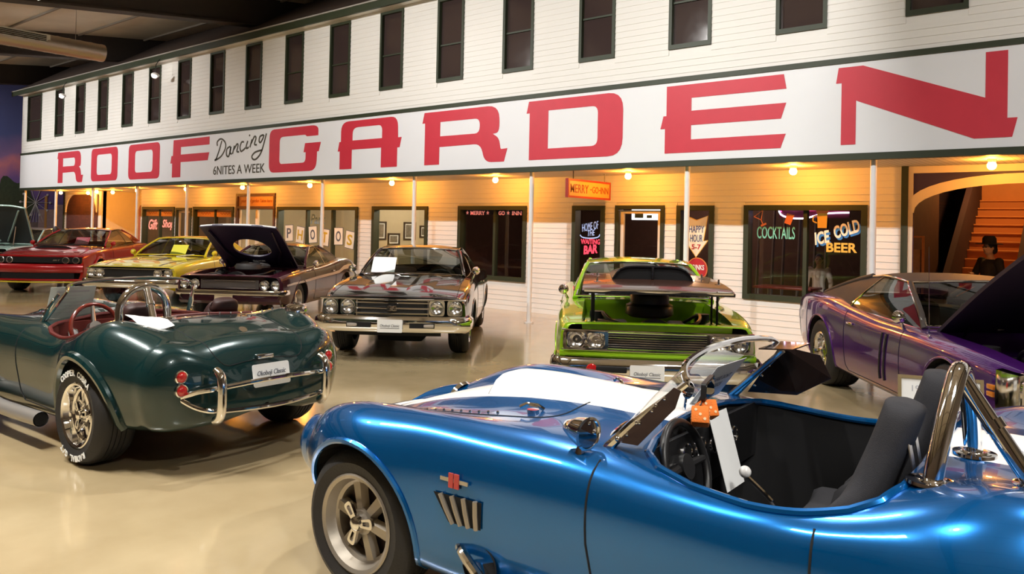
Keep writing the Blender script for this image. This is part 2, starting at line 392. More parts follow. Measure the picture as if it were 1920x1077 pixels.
# ---------------------------------------------------------------- shop front: openings
OPEN = [  # x0,x1,z0,z1
 (-29.6, -26.62, 0, 2.73), (-26.45, -24.30, .55, 2.155), (-24.19, -23.23, 0, 2.12), (-23.13, -20.84, .55, 2.155), (-20.70, -18.76, 0, 2.53),
 (-18.65, -15.24, .60, 2.15), (-14.70, -12.79, .60, 2.16), (-11.84, -9.93, .60, 2.165), (-8.79, -8.045, .60, 2.165), (-7.81, -6.79, 0, 2.17),
 (-6.545, -5.84, .60, 2.165), (-5.306, -3.367, .615, 2.17), (-2.80, .06, 0, 2.73)]
def holes(x0, x1, z0, z1, ops):
    """spans [x0,x1] of the row z0..z1 left free by the openings"""
    cuts = sorted((a, b) for a, b, c, d in ops if c < z1-1e-4 and d > z0+1e-4); out = []; x = x0
    for a, b in cuts:
        if a > x: out.append((x, min(a, x1)))
        x = max(x, b)
    if x < x1: out.append((x, x1))
    return out
def wall_with(ops, x0, x1, z0, z1, y0, y1):
    zs = sorted({z0, z1, *[o[2] for o in ops if z0 < o[2] < z1], *[o[3] for o in ops if z0 < o[3] < z1]}); g = G()
    for a, b in zip(zs, zs[1:]):
        for p, q in holes(x0, x1, a, b, ops): g.box(p, q, y0, y1, a, b)
    return g
wf = obj('wall_front', wall_with(OPEN, XL, XR, 0, 2.76, WY+.012, WY+.16), SIDING, smooth=0, kind='structure')
# one clapboard, shared: lower edge proud of the upper one
bd = bpy.data.meshes.new('siding_board')
bd.from_pydata([(0, .012, 0), (1, .012, 0), (1, .012, 1), (0, .012, 1), (0, -.002, .05), (1, -.002, .05), (1, .007, 1), (0, .007, 1), (0, -.001, 0), (1, -.001, 0)], [],
               [(0, 8, 9, 1), (8, 4, 5, 9), (4, 7, 6, 5), (7, 3, 2, 6), (0, 3, 7, 4, 8), (1, 9, 5, 6, 2), (0, 1, 2, 3)])
bd.materials.append(SIDING)
def siding(parent, ops, x0, x1, z0, z1, y, far=-18.5):
    n = round((z1-z0)/.1); p = (z1-z0)/n; fg = G()
    for i in range(n):
        for a, b in holes(x0, x1, z0+i*p+.001, z0+(i+1)*p-.001, ops):
            for s0, s1 in ([(a, b)] if b < far or a > far else [(a, far), (far, b)]):
                if s1-s0 < .02: continue
                if (s0+s1)/2 < far:
                    fg.add([(s0+(s1-s0)*v.co.x, y+v.co.y, z0+i*p+p*v.co.z) for v in bd.vertices], [tuple(q.vertices) for q in bd.polygons])
                else:
                    o = bpy.data.objects.new('siding_board', bd); link(o, parent); o.location = (s0, y, z0+i*p); o.scale = (s1-s0, 1, p)
    if fg.v: obj('far_siding', fg, SIDING, parent, 0, kind='stuff')
siding(wf, OPEN, XL, XR, 0, 2.73, WY)
# upper storey
UW = [(-32.43, -31.12, 4.53, 6.22)]+[(-31.60+1.71*k, -31.60+1.71*k+.717, 4.56, 6.22) for k in range(1, 22)]
wu = obj('wall_front_upper', wall_with(UW, XL, XR, 4.06, 6.33, FY+.014, FY+.15), SIDING, smooth=0, kind='structure')
siding(wu, UW, XL, XR, 4.07, 6.27, FY+.002)
obj('wall_building_end', G().prism([(11.26, 2.8), (20.8, 2.8), (20.8, 7.9), (13.3, 7.9), (11.26, 6.6)], Matrix(((0, 0, 1, XL), (1, 0, 0, 0), (0, 1, 0, 0), (0, 0, 0, 1))), .12).box(XL, XL+.12, WY+.165, 20.8, 0, 2.79), SIDING, smooth=0, kind='structure')
obj('ceiling_porch', G().box(XL, XR, FY, WY+.05, 2.735, 2.79), SOFFIT, smooth=0, kind='structure')
roof = obj('roof', G().add([(XL-.15, 10.75, 6.33), (XR, 10.75, 6.33), (XR, 13.3, 7.95), (XL-.15, 13.3, 7.95), (XL-.15, 10.75, 6.39), (XR, 10.75, 6.39), (XR, 13.3, 8.01), (XL-.15, 13.3, 8.01)],
     [(0, 3, 2, 1), (4, 5, 6, 7), (0, 1, 5, 4), (3, 0, 4, 7)]), ROOFM, smooth=0, kind='structure')
obj('trim_1', G().box(XL-.15, XR, 10.72, 10.77, 6.22, 6.37), GREEN, smooth=0, kind='structure')
obj('trim_2', G().box(XL-.15, XR, 10.70, 10.78, 6.37, 6.40), mat('grey_drip_edge', (.35, .33, .3), .5), smooth=0, kind='structure')
obj('trim_3', G().box(XL-.15, XR, 10.77, FY+.014, 6.28, 6.33), SIDING, smooth=0, kind='structure')
obj('trim_4', G().box(XL-.005, XL+.03, FY-.005, FY+.02, 4.06, 6.3), SIDING, smooth=0, kind='structure')
obj('trim_5', G().box(XL, XL+.1, WY-.03, WY+.02, 0, 2.73), GREEN, smooth=0, kind='structure')
DGLASS = mat('dark_window_glass', (.045, .030, .028), .08, 0, 0, spec=.6)
def frame_geo(x0, x1, z0, z1, y0, y1, t=.07, tb=None):
    tb = t if tb is None else tb
    return G().box(x0, x0+t, y0, y1, z0, z1).box(x1-t, x1, y0, y1, z0, z1).box(x0+t, x1-t, y0, y1, z1-t, z1).box(x0+t, x1-t, y0, y1, z0, z0+tb)
wn = 0
for x0, x1, z0, z1 in UW:
    wn += 1
    f = obj('window_%d' % wn, frame_geo(x0, x1, z0, z1, FY-.02, FY+.12, .055, .07), GREEN, smooth=0, kind='structure')
    zm = z0+.72
    obj('sash_rail', G().box(x0+.055, x1-.055, FY+.02, FY+.06, zm, zm+.03), GREEN, f, 0)
    obj('pane', G().box(x0+.055, x1-.055, FY+.05, FY+.06, z0+.07, zm), DGLASS, f, 0)
    obj('pane', G().box(x0+.055, x1-.055, FY+.05, FY+.06, zm+.03, z1-.055), DGLASS, f, 0)

# ---------------------------------------------------------------- shop rooms behind the glass
def room(name, x0, x1, y1, z1, m, y0=WY+.165):
    obj(name+'_back', G().box(x0, x1, y1, y1+.04, 0, z1), m, smooth=0, kind='structure')
    obj(name+'_left', G().box(x0-.04, x0, y0, y1+.04, 0, z1), m, smooth=0, kind='structure')
    obj(name+'_right', G().box(x1, x1+.04, y0, y1+.04, 0, z1), m, smooth=0, kind='structure')
    obj('ceiling_'+name[5:], G().box(x0, x1, y0, y1, z1, z1+.03), m, smooth=0, kind='structure')
HATM = mat('hat_shop_wall', (.30, .20, .13), .8, noise=.2)
BEIGE = mat('photo_shop_wall', (.62, .53, .38), .8, noise=.05)
BARW = mat('dark_bar_wall', (.10, .05, .042), .7, noise=.3)
room('wall_hat_shop', -26.55, -20.82, 15.2, 2.7, HATM); room('wall_photo_shop', -20.72, -15.0, 15.6, 2.7, BEIGE)
room('wall_picture_room', -14.9, -12.55, 15.0, 2.7, BEIGE); room('wall_bar_room', -12.4, -3.1, 16.0, 2.7, BARW)
def bulb_light(loc, power, col=(1, .8, .55), r=.08):
    l = bpy.data.lights.new('room_lamp', 'POINT'); l.energy = power; l.color = col; l.shadow_soft_size = r
    o = bpy.data.objects.new('room_lamp', l); link(o); o.location = loc; return o
bulb_light((-24, 13.9, 2.4), 70); bulb_light((-17, 14.0, 2.4), 130, (1, .88, .7)); bulb_light((-13.3, 13.6, 2.4), 60, (1, .88, .7)); bulb_light((-7.2, 14.6, 2.3), 45, (1, .6, .4))
# left alcove: bright plastered recess, brick panel with a white bracketed arch
room('wall_alcove', -29.6, -26.62, 13.9, 2.73, mat('cream_plaster', (.74, .66, .46), .7, noise=.05), WY)
obj('trim_6', G().box(-29.72, -29.58, WY-.03, WY+.03, 0, 2.73), SIDING, smooth=0, kind='structure')
bp = obj('wall_brick_panel', G().box(-32.6, -29.9, WY-.03, WY-.008, 0, 2.62), BRICKRED, smooth=0, kind='structure')
for s in (1, -1):
    cx = -32.6 if s > 0 else -29.9
    pl_ = [(cx, 1.95), (cx, 2.62), (cx+s*.75, 2.62)]+[(cx+s*(.75-.75*math.sin(a)), 2.62-.67*(1-math.cos(a))) for a in [i*math.pi/20 for i in range(1, 10)]]
    obj('arch_bracket', G().prism(pl_ if s > 0 else pl_[::-1], WALLM(0, WY-.03, 0), .05), WHITE, bp, 0)
g = G()
POSTERM = mat('orange_brown_prints', (.45, .2, .08), .7, noise=.6, nscale=12)
for i, (x, z, w_, h_) in enumerate([(-29.0, 1.15, .25, .5), (-28.6, 1.1, .2, .55), (-28.2, 1.2, .45, .45), (-27.6, 1.15, .3, .5), (-27.2, 1.2, .2, .55)]):
    p = obj('poster', G().box(x-w_/2, x+w_/2, 13.86, 13.89, z-h_/2, z+h_/2), POSTERM, smooth=0,
        label=['narrow orange poster leftmost on the yellow alcove wall', 'tall thin orange poster second on the yellow alcove wall', 'wide orange poster in the middle of the yellow alcove wall',
               'orange poster right of the wide one on the alcove wall', 'thin orange poster rightmost on the yellow alcove wall'][i], cat='poster', group='posters in the yellow alcove')
    obj('print', G().box(x-w_/2+.03, x+w_/2-.03, 13.852, 13.86, z-h_/2+.05, z+h_/2-.05), mat('grey_print', (.25, .2, .18), .7, noise=.6, nscale=18), p, 0)
obj('sloping_rail', G().add([(-26.9, WY-.02, 0), (-26.6, WY-.02, 0), (-26.6, WY-.02, 2.2), (-26.64, WY-.02, 2.2), (-26.9, WY-.02, 1.7), (-26.9, WY+.1, 0), (-26.6, WY+.1, 0), (-26.6, WY+.1, 2.2), (-26.64, WY+.1, 2.2), (-26.9, WY+.1, 1.7)],
    [(0, 1, 2, 3, 4), (9, 8, 7, 6, 5), (0, 4, 9, 5), (4, 3, 8, 9), (3, 2, 7, 8), (1, 6, 7, 2)]), mat('rust_orange_panel', (.36, .10, .04), .6), smooth=0, label='rust orange curved panel at the edge of the yellow alcove', cat='panel')

# ---------------------------------------------------------------- shop windows and doors
def shop_window(x0, x1, z0, z1, mull=(), t=.085, m=GREEN):
    global wn
    wn += 1
    f = obj('window_%d' % wn, frame_geo(x0, x1, z0, z1, WY-.035, WY+.15, t), m, smooth=0, kind='structure')
    xs = [x0+t, *mull, x1-t]
    for q in mull: obj('mullion', G().box(q-.03, q+.03, WY+.03, WY+.13, z0+t, z1-t), m, f, 0)
    for a, b in zip(xs, xs[1:]):
        xa, xb = a+(.03 if a in mull else 0), b-(.03 if b in mull else 0); obj('pane', G().add([(xa, WY+.088, z0+t), (xb, WY+.088, z0+t), (xb, WY+.088, z1-t), (xa, WY+.088, z1-t)], [(0, 1, 2, 3)]), SHOPGLASS, f, 0)
    return f
W_hat = shop_window(*OPEN[1], (-25.37,)); W_hat2 = shop_window(*OPEN[3], (-21.95,)); W_pho = shop_window(*OPEN[5], (-17.39, -16.31))
W_pic = shop_window(*OPEN[6]); W_mer = shop_window(*OPEN[7], (-10.83,)); W_neon = shop_window(*OPEN[8]); W_hap = shop_window(*OPEN[10]); W_beer = shop_window(*OPEN[11], (-4.31,))
CREAMT = mat('cream_trim', (.72, .64, .52), .55)
dn = 0
def shop_door(x0, x1, z1, trim=GREEN, inner=CREAMT, transom=None):
    global dn
    dn += 1
    d = obj('door_%d' % dn, frame_geo(x0, x1, 0, z1, WY-.035, WY+.15, .07, .001), trim, smooth=0, kind='structure')
    zt = transom or z1-.07
    a, b = x0+.09, x1-.09
    obj('door_stile', frame_geo(a, b, .03, zt-.02, WY+.03, WY+.09, .06, .2), inner, d, 0)
    obj('pane', G().add([(a+.06, WY+.058, .23), (b-.06, WY+.058, .23), (b-.06, WY+.058, zt-.08), (a+.06, WY+.058, zt-.08)], [(0, 1, 2, 3)]), SHOPGLASS, d, 0)
    obj('door_handle', G().cyl((b-.05, WY+.0, .95), (b-.05, WY+.0, 1.15), .012, n=8), CHROME, d)
    return d
D_hat = shop_door(*OPEN[2][:2], 2.12); D_pho = shop_door(OPEN[4][0], OPEN[4][1], 2.53, mat('brown_trim', (.09, .035, .02), .5), CREAMT, 2.15); D_inn = shop_door(*OPEN[9][:2], 2.17)
def lettering(parent, txt, cx, cz, w_, h_, m, y, shear=0, bold=0, name='lettering', rot=0, depth=.004):
    g = text_geo(txt, w_, h_, depth, shear, bold); return obj(name, g.xf(WALLM(cx, y, cz) @ Matrix.Rotation(rot, 4, 'Z')), m, parent, 0)
ORANGEP = mat('orange_sign_panel', (.62, .30, .10), .6); ORINK = mat('rust_lettering', (.30, .07, .02), .6)
PINKGLOW = mat('pink_window_script', (.80, .28, .24), .5, emit=(1, .30, .24), estr=.5)  # window script, no neon tube: glow added to brighten the letters
tr = obj('transom_panel', G().box(-20.62, -18.84, WY+.02, WY+.05, 2.17, 2.45), ORANGEP, D_pho, 0)
lettering(tr, 'your roof garden Taken here', -19.73, 2.31, 1.55, .13, ORINK, WY+.018, .25)
obj('transom_rail', G().box(-20.63, -18.83, WY-.03, WY+.12, 2.10, 2.165), MATS['brown_trim'], D_pho, 0)
obj('door_leaf_split', G().box(-19.76, -19.66, WY+.025, WY+.095, .03, 2.1), CREAMT, D_pho, 0)
for W_, xs in ((W_hat, (-26.36, -25.40, -25.34, -24.39)), (W_hat2, (-23.04, -21.98, -21.92, -20.93))):
    for a, b in (xs[:2], xs[2:]):
        p = obj('header_card', G().box(a+.02, b-.02, WY+.07, WY+.08, 1.85, 2.05), ORANGEP, W_, 0)
        obj('card_script', ribbon([(-.28+.056*i, .025*math.sin(2.3*i)) for i in range(11)], .02, .003, 3).xf(WALLM((a+b)/2, WY+.068, 1.95)), ORINK, p, 0)
lettering(W_hat, 'Gift', -25.87, 1.57, .62, .34, PINKGLOW, WY+.08, .3, .02); lettering(W_hat, 'Shop', -24.87, 1.57, .75, .34, PINKGLOW, WY+.08, .3, .02)
lettering(W_pho, 'Park', -16.95, 1.83, .62, .26, mat('blue_grey_lettering', (.16, .26, .36), .6), WY+.08, .2, .015)

# P H O T O S cards hanging in the photo shop window
YEL = mat('gold_lettering', (.58, .40, .03), .5); CARDM = mat('cream_card', (.80, .77, .68), .6)
for i, (ch, cx, cz, rz, m) in enumerate([('P', -18.19, 1.44, .05, INK), ('H', -17.69, 1.40, -.10, YEL), ('O', -17.14, 1.42, .08, INK), ('T', -16.63, 1.36, -.10, YEL), ('O', -16.07, 1.40, .02, INK), ('S', -15.62, 1.32, -.13, YEL)]):
    M = WALLM(cx, WY+.07, cz) @ Matrix.Rotation(rz, 4, 'Z')
    c = obj('letter_card', G().prism([(-.165, -.21), (.165, -.21), (.165, .21), (-.165, .21)], M, .008), CARDM, smooth=0,
            label=['white card with the black letter P in the shop window', 'white card with the gold letter H in the shop window', 'white card with a black O just left of the T card',
                   'white card with the gold letter T in the shop window', 'white card with a black O between the T and S cards', 'white card with the gold letter S in the shop window'][i], cat='card', group='letter cards spelling a word')
    obj('card_edge', G().prism([(-.178, -.225), (.178, -.225), (.178, .225), (-.178, .225)], M @ Matrix.Translation((0, 0, -.006)), .005), INK, c, 0)
    obj('letter', text_geo(ch, .20 if ch != 'H' else .23, .27, .004, 0, .02).xf(M @ Matrix.Translation((0, 0, .008))), m, c, 0)
# framed pictures in the picture room
for i, (x, y, z, w_, h_, side) in enumerate([(-14.9, 13.05, 1.57, .30, .46, 1), (-14.9, 13.46, 1.36, .40, .30, 1), (-14.9, 14.0, 1.57, .42, .46, 1), (-14.9, 14.52, 1.56, .32, .32, 1)]):
    M = WALLM(x, y, z) if not side else Matrix(((0, 0, 1, x), (1, 0, 0, y), (0, 1, 0, z), (0, 0, 0, 1)))
    p = obj('picture_frame', curve_geo([rrect(-w_/2, w_/2, -h_/2, h_/2, .001, 1), rrect(-w_/2+.04, w_/2-.04, -h_/2+.04, h_/2-.04, .001, 1)], .03).xf(M), mat('dark_wood_frame', (.05, .03, .02), .4), smooth=0,
        label=['narrow framed photo leftmost in the beige room window', 'low wide framed photo in the beige room window', 'tallest framed photo in the beige room, behind a post', 'small framed photo rightmost in the beige room'][i], cat='picture', group='framed photos in the beige room')
    obj('mat_board', G().prism([(-w_/2+.03, -h_/2+.03), (w_/2-.03, -h_/2+.03), (w_/2-.03, h_/2-.03), (-w_/2+.03, h_/2-.03)], M, .008), PAPER, p, 0)
    obj('photo', G().prism([(-w_/2+.08, -h_/2+.07), (w_/2-.08, -h_/2+.07), (w_/2-.08, h_/2-.07), (-w_/2+.08, h_/2-.07)], M @ Matrix.Translation((0, 0, .008)), .004), mat('old_photo', (.25, .22, .18), .6, noise=.7, nscale=14), p, 0)

# bar windows: writing and neon
NBLUE = mat('neon_blue', (.35, .45, .75), .5, emit=(.45, .6, 1), estr=.5); NRED = mat('neon_red', (.8, .05, .09), .5, emit=(1, .06, .12), estr=.8)
NWHITE = mat('neon_white_violet', (.9, .85, 1), .5, emit=(.8, .7, 1), estr=5); NPINK = mat('neon_pink', (.9, .1, .4), .5, emit=(1, .08, .35), estr=4)
TEAL = mat('teal_lettering', (.16, .52, .40), .5, emit=(.16, .52, .40), estr=.12); CREAM = mat('cream_lettering', (.80, .72, .55), .5, emit=(.8, .7, .5), estr=.12); BLUEL = mat('blue_shadow_lettering', (.03, .18, .48), .5, emit=(.03, .18, .48), estr=.15)  # flat window lettering with a faint glow added to its colour
GOLD = mat('golden_lettering', (.72, .42, .06), .5, emit=(.72, .42, .06), estr=.12); ORNG = mat('orange_decal', (.72, .20, .06), .5, emit=(.72, .2, .06), estr=.12)  # decals and letters glow faintly too, no lamp in them
yw = WY+.08
vb = obj('valance', G().box(-11.75, -10.02, WY+.10, WY+.11, 1.98, 2.08), mat('dark_navy_panel', (.02, .025, .06), .6), W_mer, 0)
lettering(W_mer, 'MERRY', -11.35, 2.015, .42, .085, PINKGLOW, yw, 0, .02); lettering(W_mer, 'GO', -10.67, 2.015, .17, .085, PINKGLOW, yw, 0, .02); lettering(W_mer, 'INN', -10.26, 2.015, .25, .085, PINKGLOW, yw, 0, .02)
def star(cx, cz, r, y): return G().prism([((r if i % 2 == 0 else r*.42)*math.sin(i*math.pi/5), (r if i % 2 == 0 else r*.42)*math.cos(i*math.pi/5)) for i in range(10)], WALLM(cx, y, cz), .004)
for x in (-11.65, -11.06, -10.49, -10.07): obj('star', star(x, 2.02, .045, yw), PINKGLOW, W_mer, 0)
lettering(W_neon, 'HOME OF', -8.43, 1.77, .40, .15, NBLUE, yw, .35, 0, rot=.18); lettering(W_neon, 'THE', -8.40, 1.645, .17, .11, NBLUE, yw, .35, 0, rot=.12)
obj('neon_band', ribbon([(-8.66, 1.60), (-8.60, 1.555), (-8.42, 1.54), (-8.25, 1.565), (-8.20, 1.62)], .02, .006).xf(WALLM(0, yw, 0)), NBLUE, W_neon, 0)
lettering(W_neon, 'WAITING', -8.42, 1.475, .44, .10, NRED, yw, 0, .02); lettering(W_neon, 'BAR', -8.42, 1.325, .32, .17, NRED, yw, .2, .04, rot=.12)
arrow = [(-.21, .365), (0, .285), (.21, .365), (.135, -.075), (.22, -.06), (0, -.36), (-.22, -.06), (-.135, -.075)]
ar = obj('arrow_sign', G().prism(arrow[::-1], WALLM(-6.19, WY+.06, 1.625), .012), CREAM, W_hap, 0)
NAVY = mat('navy_lettering', (.03, .04, .18), .5); RLET = mat('red_lettering', (.5, .02, .03), .5)
lettering(ar, 'HAPPY', -6.19, 1.755, .28, .12, NAVY, WY+.046); lettering(ar, 'HOUR', -6.19, 1.595, .23, .125, NAVY, WY+.046); lettering(ar, '5-7', -6.19, 1.445, .17, .09, RLET, WY+.046, 0, .02)
obj('arrow_border', ribbon([(p[0], p[1]) for p in arrow+arrow[:1]], .015, .004, 1).xf(WALLM(-6.19, WY+.047, 1.625)), GOLD, ar, 0)
dk = obj('round_drink_sign', G().cyl((-6.17, WY+.07, 1.06), (-6.17, WY+.055, 1.06), .19, n=32), RLET, W_hap)
lettering(dk, 'DRINKS', -6.17, 1.09, .27, .09, PAPER, WY+.052, 0, .02); obj('sign_rim', G().tube(G().ring((-6.17, WY+.055, 1.06), (0, 1, 0), .19, 32), .01, 6, True), ORNG, dk)
lettering(W_beer, 'COCKTAILS', -4.80, 1.72, .63, .2, TEAL, yw, 0, .01)
for t in ('ICE', 'COLD'):
    cx, cz, w_, h_, r_ = ((-4.06, 1.66, .25, .20, .22), (-3.69, 1.80, .40, .20, .33))[t == 'COLD']
    lettering(W_beer, t, cx+.02, cz-.03, w_, h_, BLUEL, yw+.003, .25, .05, rot=r_); lettering(W_beer, t, cx, cz, w_, h_, CREAM, yw-.003, .25, .03, rot=r_)
lettering(W_beer, 'BEER', -3.76, 1.51, .46, .15, GOLD, yw, 0, .03)
obj('beer_mug_decal', G().prism([(-.07, -.13), (.07, -.13), (.08, .14), (-.08, .14)], WALLM(-4.06, yw, 1.94), .004).join(ribbon([(-.07, .07), (-.13, .05), (-.14, -.02), (-.08, -.05)], .02, .004).xf(WALLM(-4.06, yw, 1.94))), GOLD, W_beer, 0)
obj('beer_foam_decal', rpoly and G().prism(rrect(-.09, .09, .10, .16, .02), WALLM(-4.06, yw-.003, 1.94), .004), ORNG, W_beer, 0)
obj('martini_decal', ribbon([(-.12, .02), (.03, .13)], .012, .004, 1).join(ribbon([(.03, .13), (0, -.03), (.04, -.12)], .012, .004, 1)).join(ribbon([(-.12, .02), (0, -.03)], .012, .004, 1)).join(ribbon([(0, -.13), (.09, -.09)], .03, .004, 1)).xf(WALLM(-5.05, yw, 1.96)), ORNG, W_beer, 0)
obj('tumbler_decal', G().prism([(-.06, -.07), (.04, -.10), (.10, .06), (-.02, .09)], WALLM(-4.60, yw, 1.95), .004), ORNG, W_beer, 0)
# neon restaurant sign hanging inside the bar
ns = empty('neon_sign', (-4.75, 14.3, 2.16), 0, 'glowing pink and white neon sign inside the beer window', 'neon sign')
obj('sign_panel', G().box(-.62, .62, .03, .06, -.16, .30), mat('maroon_panel', (.12, .01, .03), .4), ns, 0)
obj('neon_border', G().tube([Vector(p) for p in spline([(-.62, 0, .2), (-.58, 0, -.10), (-.2, 0, -.17), (.2, 0, -.08), (.62, 0, -.06)], 6)], .014, 8), NWHITE, ns)
obj('neon_border', G().tube([(-.64, .01, .25), (-.62, .01, .0), (-.58, .01, -.05)], .016, 8), NPINK, ns); obj('neon_border', G().tube([(-.1, .01, -.02), (.66, .01, .0)], .012, 8), NPINK, ns)
obj('lettering', text_geo('RESTAURANT', 1.0, .16, .01, 0, .03).xf(WALLM(0, 0, .06)), NWHITE, ns, 0)
for x in (-.5, .5): obj('hanger_wire', G().cyl((x, .05, .29), (x, .05, .535), .006, n=5), BLACK, ns)
ls = empty('lit_sign', (-8.05, 14.2, 2.03), 0, 'white backlit menu sign seen through the inn door', 'sign')
obj('sign_box', G().bbox(-.38, .38, 0, .08, -.10, .16, .01), mat('backlit_white', (.9, .9, .9), .5, emit=(1, .98, 1), estr=2.2), ls)
for x in (-.3, .3): obj('hanger_wire', G().cyl((x, .04, .155), (x, .04, .665), .006, n=5), BLACK, ls)
obj('sign_print', G().box(-.3, -.1, -.004, 0, -.06, .04).box(-.02, .1, -.004, 0, -.06, .0), mat('lit_print', (.5, .5, .2), .6), ls, 0)
for i in range(7):                           # pale drapery strips behind the cocktail window
    x = -6.2+.26*i+.03*(i % 3)
    obj('curtain_strip', G().tube([(x, 14.6+.03*j, .386*j) for j in range(8)], .03, 6), mat('grey_drape', (.16, .13, .13), .8), smooth=60, label='pale vertical drape strip behind the cocktail window, %s from the left' % ['first', 'second', 'third', 'fourth', 'fifth', 'sixth', 'seventh'][i], cat='curtain', group='drape strips inside the bar')
bt = empty('bar_table', (-4.9, 13.5, 0), 0, 'dark red bar table just inside the beer window', 'table')
obj('table_top', G().bbox(-.5, .5, -.3, .3, .76, .80, .01), mat('red_table_top', (.22, .04, .03), .35), bt)
for sx in (-.42, .42):
    for sy in (-.24, .24): obj('leg', G().cyl((sx, sy, 0), (sx, sy, .76), .02, n=8), STEEL, bt)

# ---------------------------------------------------------------- porch posts and bulbs
def ordinal(i): return ['first', 'second', 'third', 'fourth', 'fifth', 'sixth', 'seventh', 'eighth', 'ninth', 'tenth', 'eleventh', 'twelfth', 'thirteenth'][i]
PX = [-32.78, -29.94, -26.95, -23.85, -20.9, -17.84, -14.80, -11.765, -8.717, -5.643, -2.92]
where = ['at the left end of the porch', 'in front of the brick panel', 'in front of the yellow alcove', 'beside the far shop window', 'behind the yellow car', 'behind the raised purple hood', 'in front of the letter cards window', 'behind the black car roof', 'with a floor flange, right of the black car', 'left of the happy hour arrow', 'right of the beer window']
base = None
for i, x in enumerate(PX):
    if base is None:
        base = obj('porch_post', G().cyl((0, 0, .02), (0, 0, 2.73), .042, n=20, caps=False), WHITE, loc=(x, FY+.115, 0))
        obj('base_flange', G().cyl((0, 0, 0), (0, 0, .022), .085, n=20), WHITE, base)
        p = base
    else: p = inst(base, loc=(x, FY+.115, 0))
    tag(p, 'slim white porch post '+where[i], 'post', 'white posts under the porch')
BULB = mat('warm_bulb', (1, .8, .4), .3, emit=(1, .35, .038), estr=440)
BX = [(-31.26, 11.82), (-28.25, 11.82), (-25.27, 11.82), (-22.19, 11.82), (-19.18, 11.82), (-16.18, 11.82), (-13.18, 11.82), (-10.14, 11.82), (-7.10, 11.82), (-4.23, 11.82), (-1.65, 11.82), (-30.1, 12.3), (-28.1, 12.3)]
bw = ['above the left end of the porch', 'before the brick panel', 'beside the far shop window', 'above the far shop door', 'beside the photo shop door', 'left of the letter cards window', 'above the framed pictures room', 'above the merry go inn window', 'above the inn door', 'above the beer window', 'under the big arch', 'hanging low at the brick panel', 'hanging low in the yellow alcove']
base = None
for i, (x, y) in enumerate(BX):
    z = 2.735
    if base is None:
        base = obj('porch_bulb', G().cyl((0, 0, -.045), (0, 0, 0), .045, .055, 16), WHITE, loc=(x, y, z))
        obj('globe', G().sphere((0, 0, -.085), .055, 16, 10), BULB, base); p = base
    else: p = inst(base, loc=(x, y, z))
    tag(p, 'glowing yellow globe bulb '+bw[i], 'light bulb', 'yellow bulbs under the porch')

# ---------------------------------------------------------------- the long painted sign
sg = obj('fascia_sign', G().box(XL, XR, FY-.03, FY+.01, 2.80, 4.03), SIGNW, smooth=0, label='long white fascia sign with red and olive painted lettering', cat='sign')
obj('sign_trim', G().box(XL, XR, FY-.05, FY+.06, 2.715, 2.805), GREEN, sg, 0); obj('sign_trim', G().box(XL, XR, FY-.05, FY+.012, 4.03, 4.105), GREEN, sg, 0)
LET = {
 'O': [rrect(0, 1.95, 0, 1, .18), rrect(.42, 1.53, .19, .81, .13)],
 'R': [rpoly([(.05, 1), (1.85, 1, .25), (1.87, .52, .18), (1.72, .50), (1.86, .42, .12), (1.9, .22, .03), (2.05, .23), (1.98, 0), (1.55, 0, .15), (1.45, .34, .16), (.45, .33), (.45, 0), (.07, 0), (.07, .80), (0, .80)]), rpoly([(.46, .80), (1.42, .80, .12), (1.42, .53, .12), (.46, .53)])],
 'F': [[(.15, 1), (2, 1), (2, .80), (.55, .80), (.55, .60), (2, .60), (1.93, .40), (.55, .40), (.55, 0), (.10, 0), (.10, .38), (0, .38), (.05, .58), (.13, .58)]],
 'G': [rpoly([(1.90, .77), (1.90, 1, .25), (0, 1, .2), (0, 0, .2), (1.85, 0, .25), (1.87, .42), (1.93, .42), (2.0, .62), (1.42, .62), (1.37, .42), (1.45, .42), (1.45, .19, .12), (.42, .19, .1), (.42, .81, .12), (1.42, .81, .05), (1.48, .77)])],
 'A': [rpoly([(.07, 0), (.07, .38), (0, .38), (.05, .58), (.10, .58), (.10, 1, .25), (1.88, 1, .2), (1.90, .58), (2.0, .58), (1.95, .38), (1.88, .38), (1.88, 0), (1.40, 0), (1.40, .40), (.47, .40), (.47, 0)]), rpoly([(.48, .59), (1.42, .59), (1.42, .86, .12), (.48, .86, .18)])],
 'D': [rpoly([(.05, 1), (1.98, 1, .28), (1.98, 0, .28), (.07, 0), (.07, .80), (0, .80)]), rpoly([(.48, .82), (1.5, .82, .12), (1.5, .18, .12), (.48, .18)])],
 'E': [[(.10, 1), (1.93, 1), (1.97, .80), (.52, .80), (.52, .61), (1.97, .61), (1.90, .40), (.52, .40), (.52, .19), (1.97, .19), (1.90, 0), (.08, 0), (.08, .37), (0, .37), (.05, .56), (.10, .56)]],
 'N': [[(.03, 1), (.33, 1), (1.68, .47), (1.68, 1), (1.90, 1), (1.90, .22), (2.0, .22), (1.95, 0), (1.57, 0), (.25, .56), (.25, 0), (.07, 0), (.07, .80), (0, .80)]]}
for ch, x0, x1 in [('R', -29.51, -27.45), ('O', -26.785, -24.85), ('O', -24.17, -22.18), ('F', -21.6, -19.53), ('G', -16.75, -14.72), ('A', -14.10, -12.03), ('R', -11.42, -9.24), ('D', -8.75, -6.72), ('E', -6.05, -4.03), ('N', -3.38, -1.28)]:
    s = (x1-x0)/2.0
    obj('painted_letter', curve_geo([[(x*s, y*1.05) for x, y in lp] for lp in LET[ch]], .006).xf(WALLM(x0, FY-.0302, 2.925)), RED, sg, 0)
